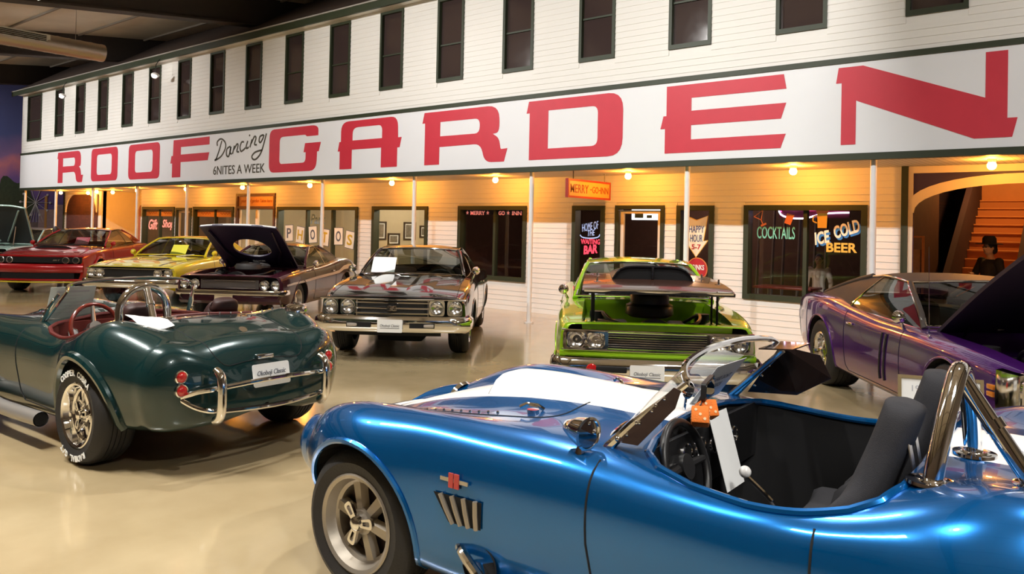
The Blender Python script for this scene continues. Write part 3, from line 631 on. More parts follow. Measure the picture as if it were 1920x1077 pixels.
SCRIPT = [[(-19.13, 3.7), (-19.14, 3.81), (-18.96, 3.88), (-18.76, 3.78), (-18.74, 3.62), (-18.92, 3.43), (-19.16, 3.34), (-19.24, 3.33), (-19.13, 3.37)], [(-18.92, 3.83), (-19.03, 3.59), (-19.18, 3.35)],
 [(-18.5, 3.66), (-18.66, 3.6), (-18.68, 3.45), (-18.58, 3.4), (-18.51, 3.52), (-18.47, 3.65)], [(-18.47, 3.65), (-18.52, 3.5), (-18.42, 3.46)], [(-18.39, 3.46), (-18.31, 3.67)], [(-18.33, 3.57), (-18.2, 3.7), (-18.14, 3.67), (-18.19, 3.52), (-18.08, 3.5)],
 [(-17.87, 3.74), (-17.98, 3.74), (-18.05, 3.62), (-18.0, 3.51), (-17.89, 3.54), (-17.8, 3.59)], [(-17.7, 3.76), (-17.77, 3.62), (-17.74, 3.57), (-17.65, 3.6)], [(-17.635, 3.91), (-17.615, 3.87)], [(-17.6, 3.59), (-17.51, 3.79)],
 [(-17.54, 3.69), (-17.41, 3.85), (-17.34, 3.81), (-17.4, 3.66), (-17.29, 3.64)], [(-17.01, 3.87), (-17.16, 3.84), (-17.2, 3.73), (-17.14, 3.69), (-17.04, 3.78), (-16.99, 3.87)], [(-16.89, 3.9), (-17.08, 3.47), (-17.28, 3.3), (-17.43, 3.28), (-17.5, 3.36), (-17.35, 3.46), (-17.04, 3.5)]]
g = G()
for st in SCRIPT: g.join(ribbon(st, .045, .006, 5))
obj('script_lettering', g.xf(WALLM(0, FY-.0302, 0)), BROWNINK, sg, 0)
lettering(sg, '6NITES A WEEK', -18.11, 3.055, 2.38, .23, BROWNINK, FY-.031, 0, .005, depth=.005)
# hanging inn sign, square to the wall
hs = empty('hanging_sign', (-7.84, 11.72, 2.42), 0, 'orange wooden hanging sign with a red border over the porch', 'sign')
obj('sign_board', G().bbox(-.02, .02, -.67, .67, -.155, .155, .006), mat('orange_sign_face', (.78, .40, .09), .5), hs)
obj('sign_border', curve_geo([rrect(-.68, .68, -.165, .165, .002, 1), rrect(-.645, .645, -.13, .13, .002, 1)], .01).xf(Matrix(((0, 0, 1, .016), (1, 0, 0, 0), (0, 1, 0, 0), (0, 0, 0, 1)))).join(G().box(-.03, .03, -.69, -.67, -.165, .165)), mat('red_sign_border', (.35, .03, .02), .5), hs, 0)
MX = Matrix(((0, 0, 1, .021), (1, 0, 0, 0), (0, 1, 0, 0), (0, 0, 0, 1)))
for t, cx, w_ in (('MERRY', -.33, .56), ('GO', .17, .20), ('INN', .47, .26)):
    obj('lettering', text_geo(t, w_, .15 if t == 'MERRY' else .12, .004, 0, .01).xf(MX @ Matrix.Translation((cx, 0, 0))), ORINK, hs, 0)
for y in (.01, .29): obj('dash', G().box(.021, .025, y, y+.04, -.01, .01), ORINK, hs, 0)
for y in (-.5, .5): obj('hanger', G().cyl((0, y, .155), (0, y, .315), .008, n=6), BLACK, hs)

# ---------------------------------------------------------------- right archway, stairs
obj('trim_7', G().box(-2.89, -2.80, WY-.06, WY+.16, 0, 2.735), GREEN, smooth=0, kind='structure')
ca, hw_ = -1.37, 1.40
def ell(r, zt, z0, n=20, rev=False):
    P = [(ca-r*math.cos(math.pi*i/n), z0+(zt-z0)*math.sin(math.pi*i/n)**.9) for i in range(n+1)]; return P[::-1] if rev else P
ARCHW = mat('cream_arch_paint', (.70, .62, .50), .55)
arch = obj('trim_8', curve_geo([[(ca-1.43, 2.70), (ca-1.43, 0), (ca-1.36, 0), (ca-1.36, 1.95)]+ell(1.36, 2.46, 2.05)+[(ca+1.36, 1.95), (ca+1.36, 0), (ca+1.43, 0), (ca+1.43, 2.70)]+[(ca+1.43, 2.70)],
      ], .001).xf(WALLM(0, WY-.004, 0)), mat('indigo_spandrel', (.035, .022, .085), .6), smooth=0, kind='structure')
arc = ell(1.36, 2.46, 2.05); arc2 = ell(1.43, 2.60, 2.16)
obj('arch_band', curve_geo([arc2+arc[::-1]], .03).xf(WALLM(0, WY-.005, 0)), ARCHW, arch, 0)
obj('arch_frame', G().box(ca-1.43, ca+1.43, WY-.03, WY, 2.63, 2.73).box(ca-1.43, ca-1.37, WY-.03, WY, 0, 2.63).box(ca+1.37, ca+1.43, WY-.03, WY, 0, 2.63), ARCHW, arch, 0)
room('wall_arch_passage', -4.6+1.2, .6, 19.5, 3.6, BRICKPURPLE)
stair = empty('staircase', (-2.75, 15.2, 0), 0, 'orange-lit wooden staircase climbing behind the big arch', 'staircase')
STEPM = mat('orange_wood_steps', (.62, .27, .09), .6, noise=.1); RISM = mat('stair_riser', (.48, .20, .07), .7)
for i in range(15):
    obj('tread', G().bbox(0, .95, .22*i-.03, .22*(i+1), .165*(i+1)-.03, .165*(i+1), .006, 1), STEPM, stair)
    obj('riser', G().box(0, .95, .22*i, .22*i+.02, .165*i, .165*(i+1)-.03), RISM, stair, 0)
for x in (-.1, .95):
    obj('stair_wall', G().add([(x, 0, 0), (x+.1, 0, 0), (x+.1, 0, 1.0), (x, 0, 1.0), (x, 3.3, 0), (x+.1, 3.3, 0), (x+.1, 3.3, 3.5), (x, 3.3, 3.5)], [(0, 1, 2, 3), (4, 7, 6, 5), (0, 3, 7, 4), (1, 5, 6, 2), (3, 2, 6, 7)]), mat('dark_stair_wall', (.05, .03, .05), .8), stair, 0)
obj('landing_wall', G().box(0, .95, 3.3, 3.36, 2.4, 3.55), STEPM, stair, 0)
bulb_light((-2.2, 16.6, 3.3), 120, (1, .42, .1)); bulb_light((-1.2, 14.2, 2.5), 5, (1, .5, .25))
cf = empty('display_case', (-2.98, 14.0, 0), 0, 'narrow wood-framed display case on the purple brick wall', 'display case')
obj('case_frame', curve_geo([rrect(-.11, .11, .5, 1.72, .003, 1), rrect(-.08, .08, .53, 1.69, .003, 1)], .06).xf(WALLM(0, 0, 0)), mat('orange_wood_frame', (.36, .14, .05), .5), cf, 0)
obj('case_back', G().box(-.08, .08, .0, .01, .53, 1.50), mat('case_print', (.30, .18, .12), .7, noise=.5, nscale=12), cf, 0)

# ---------------------------------------------------------------- overhead: duct and lamps
duct = empty('air_duct', (-19.25, 0, 5.62), 0, 'ribbed silver round air duct hanging under the dark ceiling', 'duct')
g = G(); prof = []
for i in range(60):
    y = -6+14*i/59; prof += [(.20, y), (.206, y+.06), (.20, y+.12)]
prof += [(.205, 8.05), (.19, 8.08), (0, 8.08)]
obj('duct_tube', g.lathe(prof, (0, 0, 0), (0, 1, 0), 28), mat('galvanised_steel', (.50, .44, .38), .38, .8), duct)
gr_ = obj('supply_grille', G().box(-.02, .20, 5.2, 6.9, -.02, .16), mat('white_grille', (.7, .68, .62), .5), duct, 0)
for i in range(4): obj('grille_slot', G().box(.198, .208, 5.28, 6.82, .0+.036*i, .018+.036*i), MATTE, gr_, 0)
for y in (-3, 1, 5, 7.5): obj('hanger_wire', G().cyl((0, y, .2), (0, y, CZ(y)-5.62), .006, n=5), STEEL, duct)
LAMPG = mat('lamp_glow', (1, 1, 1), .5, emit=(1, .96, .9), estr=22)
def track_lamp(x, y, z, tgt, label):
    t = empty('track_lamp', (x, y, z), 0, label, 'lamp', 'track lamps')
    d = (Vector(tgt)-Vector((x, y, z))).normalized()
    q = d.to_track_quat('Z', 'Y').to_matrix().to_4x4()
    obj('lamp_can', G().lathe([(0, -.22), (.05, -.22), (.07, -.2), (.075, -.02), (.085, .02), (.08, .02), (.07, -.01)], n=20).xf(q), BLACK, t)
    obj('lamp_face', G().cyl((0, 0, -.03), (0, 0, -.02), .068, n=20).xf(q), LAMPG, t)
    obj('lamp_stem', G().cyl((0, 0, 0), (0, 0, max(.1, CZ(y)-z-.02)), .012, n=6), BLACK, t)
names = ['leftmost', 'second', 'third', 'fourth', 'fifth', 'sixth', 'seventh', 'eighth', 'ninth']
for i, (x, y, z) in enumerate(SPOTS): track_lamp(x, y, z+.10, (x+.3, 12-.8, 2.2), 'black track lamp aimed at the facade, %s along the hall' % names[i])
for i, (x, y) in enumerate(DOWN): track_lamp(x, y, 6.12, (x-.3, y+.3, 0), 'black can lamp pointing down over the cars, %s of the overhead row' % names[i])
for i, x in enumerate((-26, -16, -6, 3)):
    p = empty('panel_light', (x, .5, 6.13), 0, 'long white ceiling panel light over the hall, %s from the left' % names[i], 'lamp', 'ceiling panel lights')
    obj('housing', G().box(-1.25, 1.25, -.3, .3, .0, .05), WHITE, p, 0)
    obj('hanger_wire', G().cyl((0, 0, .05), (0, 0, CZ(.5)-6.15), .006, n=5), STEEL, p)
for i, (x, z) in enumerate(((-21.77, 5.79), (-28.13, 5.79))):
    t = empty('flood_lamp', (x, 10.6, z), 0, ['small bright flood lamp hanging before the sixth upper window', 'small bright flood lamp hanging before the second upper window'][i], 'lamp', 'flood lamps under the eave')
    obj('lamp_head', G().lathe([(0, .1), (.05, .1), (.11, 0), (.10, -.005), (.045, .09)], ax=(.5, -.3, -1), n=18), WHITE, t)
    obj('lamp_glow', G().sphere((.03, -.03, -.045), .075, 12, 8, (1, 1, .6)), LAMPG, t)
    obj('lamp_arm', G().tube([(0, 0, .08), (0, .02, .3), (0, .12, .47)], .012, 6), BLACK, t)
# ================================================================ CAR SURFACES
def pchip(xs, ys, x):
    xs = np.array(xs, float); ys = np.array(ys, float); h = np.diff(xs); d = np.diff(ys)/h; m = np.zeros(len(xs))
    for i in range(1, len(xs)-1):
        if d[i-1]*d[i] > 0:
            w1 = 2*h[i]+h[i-1]; w2 = h[i]+2*h[i-1]; m[i] = (w1+w2)/(w1/d[i-1]+w2/d[i])
    m[0] = d[0]; m[-1] = d[-1]
    x = np.clip(np.asarray(x, float), xs[0], xs[-1]); k = np.clip(np.searchsorted(xs, x)-1, 0, len(xs)-2)
    t = (x-xs[k])/h[k]; a = ys[k]; b = ys[k+1]
    return (2*t**3-3*t**2+1)*a+(t**3-2*t**2+t)*h[k]*m[k]+(-2*t**3+3*t**2)*b+(t**3-t**2)*h[k]*m[k+1]
def keyed(keys, xs, sig=.06):
    """keys [(x,v)] -> smooth values at xs (pchip, then a small gaussian)"""
    keys = sorted(keys); kx = [k[0] for k in keys]; kv = [k[1] for k in keys]
    if sig <= 0: return pchip(kx, kv, xs)
    o = np.linspace(-2, 2, 9)*sig; w_ = np.exp(-.5*(o/sig)**2); w_ /= w_.sum(); r = np.zeros(len(xs))
    for oi, wi in zip(o, w_):
        q = np.asarray(xs)+oi; lo = q < kx[0]; hi = q > kx[-1]; v = pchip(kx, kv, q)
        s0 = (kv[1]-kv[0])/(kx[1]-kx[0]); s1 = (kv[-1]-kv[-2])/(kx[-1]-kx[-2])
        v = np.where(lo, kv[0]+(q-kx[0])*s0, np.where(hi, kv[-1]+(q-kx[-1])*s1, v)); r += wi*v
    return r
class Body:
    """lofted car shell: curves = [(ykeys, zkeys)] from sill to centre line; r = corner roundness; caps close the ends"""
    def __init__(s, curves, rnd, x0, x1, dx=.035, k=4, front=None, rear=None, warp=None, sig=.06):
        xs = np.linspace(x0, x1, int((x1-x0)/dx)+1); m = len(curves)
        Y = np.array([keyed(c[0], xs, sig) for c in curves]); Z = np.array([keyed(c[1], xs, sig) for c in curves]); Y[-1] = 0
        def section(i):
            P = [np.array((Y[j, i], Z[j, i])) for j in range(m)]; P = P+[np.array((-p[0], p[1])) for p in P[-2::-1]]; rr = list(rnd)+list(rnd)[-2::-1]
            out = [P[0]]
            for j in range(1, len(P)-1):
                A = P[j]+rr[j]*.5*(P[j-1]-P[j]); B = P[j]+rr[j]*.5*(P[j+1]-P[j])
                for q in range(1 if (rr[j] == 1 and rr[j-1] == 1 and j > 1) else 0, k+1):
                    t = q/k; out.append((1-t)**2*A+2*t*(1-t)*P[j]+t*t*B)
            out.append(P[-1]); return np.array(out)
        secs = [(xs[i], section(i)) for i in range(len(xs))]; rows = []
        def cap(x, S, sgn, Rr, zc, smin, p, n):
            o = []
            for i in range(1, n+1):
                u = math.sin(math.pi/2*i/n) if smin <= 0 else i/n
                c = max(0, 1-u**p)**(1/p) if smin <= 0 else smin+(1-smin)*max(0, 1-u**p)**(1/p)
                c = max(c, .02); o.append((x+sgn*Rr*u, np.stack([S[:, 0]*c, zc+(S[:, 1]-zc)*c], 1)))
            return o
        if rear: rows += cap(*secs[0], -1, *rear)[::-1]
        rows += secs
        if front: rows += cap(*secs[-1], 1, *front)
        A = np.array([[(x, y, z) for y, z in S] for x, S in rows])
        if warp: A = warp(A)
        s.A = A
        def tang(A):
            e = np.diff(A, axis=0); h = np.linalg.norm(e, axis=2, keepdims=True)+1e-9; T = np.empty_like(A); T[0] = e[0]/h[0]; T[-1] = e[-1]/h[-1]
            T[1:-1] = (h[:-1]*e[1:]/h[1:]+h[1:]*e[:-1]/h[:-1])/(h[:-1]+h[1:]); return T
        du = tang(A); dv = tang(A.transpose(1, 0, 2)).transpose(1, 0, 2); N = np.cross(dv, du); N /= (np.linalg.norm(N, axis=2, keepdims=True)+1e-12)
        nr, nc = A.shape[:2]
        if N[nr//2, nc//2, 2] < 0: N = -N
        bm = bmesh.new(); ly = bm.verts.layers.float_vector.new('nrm'); vv = [[None]*nc for _ in range(nr)]
        for i in range(nr):
            for j in range(nc):
                v = bm.verts.new(A[i, j]); v[ly] = Vector(N[i, j]); vv[i][j] = v
        for i in range(nr-1):
            for j in range(nc-1):
                try:
                    f = bm.faces.new((vv[i][j], vv[i][j+1], vv[i+1][j+1], vv[i+1][j]))
                except ValueError: pass
        bm.normal_update(); s.bm = bm; s.ly = ly
        f = bm.faces[:] ; c = [q for q in f if q.normal.length > .5]
        if sum(1 for q in c if q.normal.dot(sum((v[ly] for v in q.verts), Vector())) < 0) > len(c)/2:
            bmesh.ops.reverse_faces(bm, faces=f)
        s.bvh = BVHTree.FromBMesh(bm); s.rows = rows
    def cut(s, poly, ax, keep=lambda c: True):
        """faces of the shell inside a convex outline seen along one axis, cut exactly along it"""
        bm = s.bm; P = [Vector(p) for p in poly]; c = sum(P, Vector((0, 0)))/len(P)
        rad = max((p-c).length for p in P)+.15
        ins = [f for f in bm.faces if keep(f.calc_center_median()) and (Vector((f.calc_center_median()[ax[0]], f.calc_center_median()[ax[1]]))-c).length < rad]
        for i in range(len(P)):
            a, b = P[i], P[(i+1) % len(P)]; e = b-a
            if e.length < 1e-6: continue
            n = Vector((e.y, -e.x)).normalized()
            if n.dot(c-a) > 0: n = -n
            co = [0, 0, 0]; no = [0, 0, 0]; co[ax[0]], co[ax[1]] = a; no[ax[0]], no[ax[1]] = n
            gs = set(ins)
            for f in ins: gs.update(f.edges); gs.update(f.verts)
            if not ins: return []
            r = bmesh.ops.bisect_plane(bm, geom=list(gs), dist=1e-5, plane_co=co, plane_no=no)
            fs = {g for g in r['geom'] if isinstance(g, bmesh.types.BMFace)}
            ins = []
            for f in fs:
                m = f.calc_center_median()
                if (Vector((m[ax[0]], m[ax[1]]))-a).dot(n) < 0: ins.append(f)
        return ins
    def geo(s, faces):
        idx = {}; V = []; N = []; F = []
        for f in faces:
            q = []
            for v in f.verts:
                if v not in idx: idx[v] = len(V); V.append(v.co.copy()); N.append(v[s.ly].normalized())
                q.append(idx[v])
            F.append(q)
        return V, F, N
    def take(s, faces):
        r = s.geo(faces); bmesh.ops.delete(s.bm, geom=list(faces), context='FACES'); return r
    def drop(s, poly, ax, keep=lambda c: True):
        f = s.cut(poly, ax, keep)
        if f: bmesh.ops.delete(s.bm, geom=f, context='FACES')
    def hit(s, p, d):
        r = s.bvh.ray_cast(Vector(p), Vector(d)); return (r[0], r[1]) if r[0] is not None else (None, None)
    def top(s, x, y, off=0):
        p, n = s.hit((x, y, 4), (0, 0, -1))
        if p is None: return None
        n = n if n.z > 0 else -n
        return p+n*off
    def side(s, x, z, sg, off=0):
        p, n = s.hit((x, 4*sg, z), (0, -sg, 0))
        if p is None: return None
        n = n if n.y*sg > 0 else -n
        return p+n*off
    def trace(s, pts, ax, sg=1, off=0, closed=False, step=.03):
        """a 2D path laid on the shell"""
        P = [Vector(p) for p in pts]; P = P+[P[0]] if closed else P; o = []
        for a, b in zip(P, P[1:]):
            k = max(1, int((b-a).length/step))
            for i in range(k):
                q = a+(b-a)*i/k; h = s.top(q.x, q.y, off) if ax == (0, 1) else s.side(q.x, q.y, sg, off)
                if h is not None: o.append(h)
        if not closed:
            q = P[-1]; h = s.top(q.x, q.y, off) if ax == (0, 1) else s.side(q.x, q.y, sg, off)
            if h is not None: o.append(h)
        return o
def panel(name, vfn, m, parent, th=0, label=None, M=None, under=None):
    """shell piece with the loft's own normals; th adds an inner skin"""
    V, F, N = vfn
    if M is not None: V = [M @ v for v in V]; N = [(M.to_3x3() @ n) for n in N]
    me = bpy.data.meshes.new(name); me.from_pydata([tuple(v) for v in V], [], F); me.materials.append(m)
    me.polygons.foreach_set('use_smooth', [True]*len(me.polygons)); me.update()
    me.normals_split_custom_set_from_vertices([tuple(n) for n in N])
    o = bpy.data.objects.new(name, me); link(o, parent); tag(o, label)
    if th:
        g = G().add([v-n*th for v, n in zip(V, N)], [tuple(reversed(f)) for f in F])
        # rim
        ec = {}
        for f in F:
            for a, b in zip(f, list(f[1:])+[f[0]]): ec[(a, b)] = 1
        for (a, b) in list(ec):
            if (b, a) not in ec:
                g.add([V[a], V[b], V[b]-N[b]*th, V[a]-N[a]*th], [(0, 3, 2, 1)])
        obj('inner_panel', g, under or m, o, 30)
    return o
def arc_pts(cx, cz, r, a0, a1, n): return [(cx+r*math.cos(a0+(a1-a0)*i/n), cz+r*math.sin(a0+(a1-a0)*i/n)) for i in range(n+1)]
def wheel_arch(B, cx, cz, r, paintm, parent, lip=.012, yin=.45, liner=True, n=26):
    """round wheel openings on both sides with a rolled lip and a dark liner"""
    poly = arc_pts(cx, cz, r, 0, 2*math.pi, n)[:-1]
    for sg in (1, -1):
        path = [p for p in B.trace(arc_pts(cx, cz, r, R(-25), R(205), 36), (0, 2), sg, -.002) if abs(p.y) > .4]
        B.drop(poly, (0, 2), lambda c, sg=sg: c.y*sg > .4 and c.z < .80)
        if lip and len(path) > 3: obj('arch_lip', G().tube(path, lip, 8), paintm, parent)
        if liner:
            g = G(); Q = []
            for i in range(25):
                t = R(-12)+R(204)*i/24; q = (cx+(r-.004)*math.cos(t), cz+(r-.004)*math.sin(t)); h = B.side(q[0], q[1], sg, -.012)
                if h is not None and abs(h.y) > yin: Q.append((q[0], h.y, q[1]))
            for p, q in zip(Q, Q[1:]): g.add([p, q, (q[0], sg*yin, q[2]), (p[0], sg*yin, p[2])], [(0, 1, 2, 3)])
            g.add([(p[0], sg*yin, p[2]) for p in Q], [tuple(range(len(Q)))])
            obj('wheel_well', g, MATTE, parent, 40)
def seam(B, pts, ax, parent, sg=1, r=.004, m=None, name='panel_gap', closed=False, off=.0):
    p = B.trace(pts, ax, sg, off, closed)
    if len(p) > 2: return obj(name, G().tube(p, r, 6, closed=closed), m or SEAM, parent)
# ---------------------------------------------------------------- wheels
def tire_geo(r, w, rim):
    P = [(rim, -w/2+.02), (rim+.01, -w/2+.004), ((r+rim)/2, -w/2-.012), (r-.03, -w/2+.004), (r-.008, -w/2+.03), (r, -w/2+.055)]
    for i in range(1, 5):
        z = -w/2+.055+(w-.11)*i/5; P += [(r, z-.004), (r-.008, z-.003), (r-.008, z+.003), (r, z+.004)]
    P += [(r, w/2-.055), (r-.008, w/2-.03), (r-.03, w/2-.004), ((r+rim)/2, w/2+.012), (rim+.01, w/2-.004), (rim, w/2-.02)]
    return G().lathe(P, ax=(0, 1, 0), n=48)
def rim_geo(rim, w, dish=.06, style='spoke6', n=6):
    """wheel centre faces +y"""
    y = w/2
    g = G().lathe([(rim+.004, y-.012), (rim+.012, y-.002), (rim+.004, y+.004), (rim-.012, y-.004), (rim-.022, y-.03), (rim-.03, y-dish), (rim-.045, y-dish-.01), (rim-.05, y-dish-.05), (rim-.03, -y+.05), (rim, -y+.02)], ax=(0, 1, 0), n=44)
    yd = y-dish-.01; ri = rim-.042
    if style == 'disc':
        g.lathe([(ri+.005, yd), (ri-.03, yd+.012), (ri*.6, yd+.02), (ri*.45, yd-.0), (.055, yd+.005), (.05, yd+.03), (.0, yd+.035)], ax=(0, 1, 0), n=36)
        return g
    g.lathe([(.062, yd-.03), (.062, yd+.012), (.05, yd+.02), (.0, yd+.02)], ax=(0, 1, 0), n=24)
    for i in range(n):
        a = 2*math.pi*i/n+.3; M = Matrix.Rotation(a, 4, 'Y')
        b0, b1 = (.030, .038) if style == 'spoke6' else (.036, .05)
        s = G().add([(-b0, yd-.02, .04), (b0, yd-.02, .04), (b1, yd-.03, ri+.01), (-b1, yd-.03, ri+.01), (-b0*.55, yd+.014, .04), (b0*.55, yd+.014, .04), (b1*.6, yd+.004, ri+.01), (-b1*.6, yd+.004, ri+.01)],
                    [(0, 1, 2, 3), (4, 7, 6, 5), (0, 4, 5, 1), (1, 5, 6, 2), (2, 6, 7, 3), (3, 7, 4, 0)])
        g.join(s, M)
    return g
def make_wheel(parent, r, w, rim, rimm, style='spoke6', n=6, dish=.06, spinner=False, letters=None, barrel=None):
    wh = obj('wheel', rim_geo(rim, w, dish, style, n), rimm, parent, 30)
    obj('tire', tire_geo(r, w, rim), RUBBER, wh, 40)
    obj('brake_drum', G().cyl((0, w/2-dish-.08, 0), (0, w/2-dish-.06, 0), rim-.05, n=28), mat('brake_dark', (.05, .03, .025), .6), wh)
    if spinner:
        g = G().lathe([(.03, 0), (.036, .02), (.03, .05), (.02, .058), (0, .06)], (0, w/2-dish, 0), (0, 1, 0), 20); obj('hub_cap', g, CHROME, wh)
        for i in range(3):
            M = Matrix.Rotation(2*math.pi*i/3+.7, 4, 'Y'); y0 = w/2-dish+.025
            ear = curve_geo([rpoly([(-.016, .02), (.016, .02), (.026, .105, .02), (-.026, .105, .02)]), rpoly([(-.008, .045), (.008, .045), (.012, .09, .01), (-.012, .09, .01)])], .016)
            ear.xf(M @ Matrix(((1, 0, 0, 0), (0, 0, 1, y0), (0, 1, 0, 0), (0, 0, 0, 1)))); obj('spinner_ear', ear, CHROME, wh, 30)
    if letters:
        for txt, a0 in letters:
            n_ = len(txt); rad = (r+rim)/2+.012
            for i, ch in enumerate(txt):
                if ch == ' ': continue
                a = a0-(i-(n_-1)/2)*.125
                g = text_geo(ch, .034, .042, .003, 0, .03); c, s_ = math.cos(a), math.sin(a)
                # seen from +y with z up the wheel's x runs to the left
                M = Matrix(((-s_*-1, -c, 0, -rad*c), (0, 0, 1, w/2+.0135), (c, s_, 0, rad*s_), (0, 0, 0, 1)))
                M = Matrix.Translation((-rad*c, w/2+.0135, rad*s_)) @ Matrix(((-1, 0, 0, 0), (0, 0, 1, 0), (0, 1, 0, 0), (0, 0, 0, 1))) @ Matrix.Rotation(a-math.pi/2, 4, 'Z')
                obj('tire_letter', g.xf(M), PAPER, wh, 0)
    return wh
def four_wheels(car, wb2, ty, r, w, rim, rimm, rw=None, rr=None, **kw):
    """outer faces at +-ty; rear may be wider"""
    first = make_wheel(car, r, w, rim, rimm, **kw); first.location = (wb2, ty-w/2, r)
    o = [first, inst(first, loc=(wb2, -(ty-w/2), r), rot=(0, 0, math.pi))]
    if rw or rr:
        f2 = make_wheel(car, rr or r, rw or w, rim, rimm, **kw)
    else: f2 = inst(first)
    ww = rw or w; r2 = rr or r
    f2.location = (-wb2, ty-ww/2, r2); o += [f2, inst(f2, loc=(-wb2, -(ty-ww/2), r2), rot=(0, 0, math.pi))]
    return o

def rings(rows):
    g = G(); n = len(rows[0]); V = [p for r_ in rows for p in r_]
    return g.add(V, [(i*n+k, i*n+(k+1) % n, (i+1)*n+(k+1) % n, (i+1)*n+k) for i in range(len(rows)-1) for k in range(n)]+[tuple(reversed(range(n))), tuple(range((len(rows)-1)*n, len(rows)*n))])
def sup(t, e): c = math.cos(t); s_ = math.sin(t); return math.copysign(abs(c)**e, c), math.copysign(abs(s_)**e, s_)
def seat_back(sy, H_):
    st = spline([(-.72, .40, .27), (-.755, .50, .295), (-.785, .62, .30), (-.825, .75, .265), (-.865, .87, .185), (-.905, .98, .138), (-.935, H_-.05, .122), (-.95, H_, .10), (-.955, H_+.025, .05)], 4); rows = []; m = len(st)
    for i, p in enumerate(st):
        t = (st[min(i+1, m-1)]-st[max(i-1, 0)]); d = Vector((t.y, 0, -t.x)).normalized(); z = p.y; th = .062*min(1, (m-i)/4+.15); bo = .14*max(0, min(1, (.86-z)/.2))
        row = []
        for k in range(28):
            c, s_ = sup(2*math.pi*k/28, .75); q = Vector((p.x, sy+p.z*c, z))+d*(th*s_+bo*abs(c)**4); row.append(q)
        rows.append(row)
    return rings(rows)
def seat_cushion(sy):
    rows = []
    for x, hw, z, th in ((-.80, .20, .40, .05), (-.74, .235, .40, .07), (-.60, .25, .40, .075), (-.48, .25, .415, .07), (-.42, .24, .42, .055), (-.39, .21, .42, .02)):
        rows.append([Vector((x, sy+hw*c, z+th*s_+.06*abs(c)**4)) for c, s_ in (sup(2*math.pi*k/24, .7) for k in range(24))])
    return rings(rows)
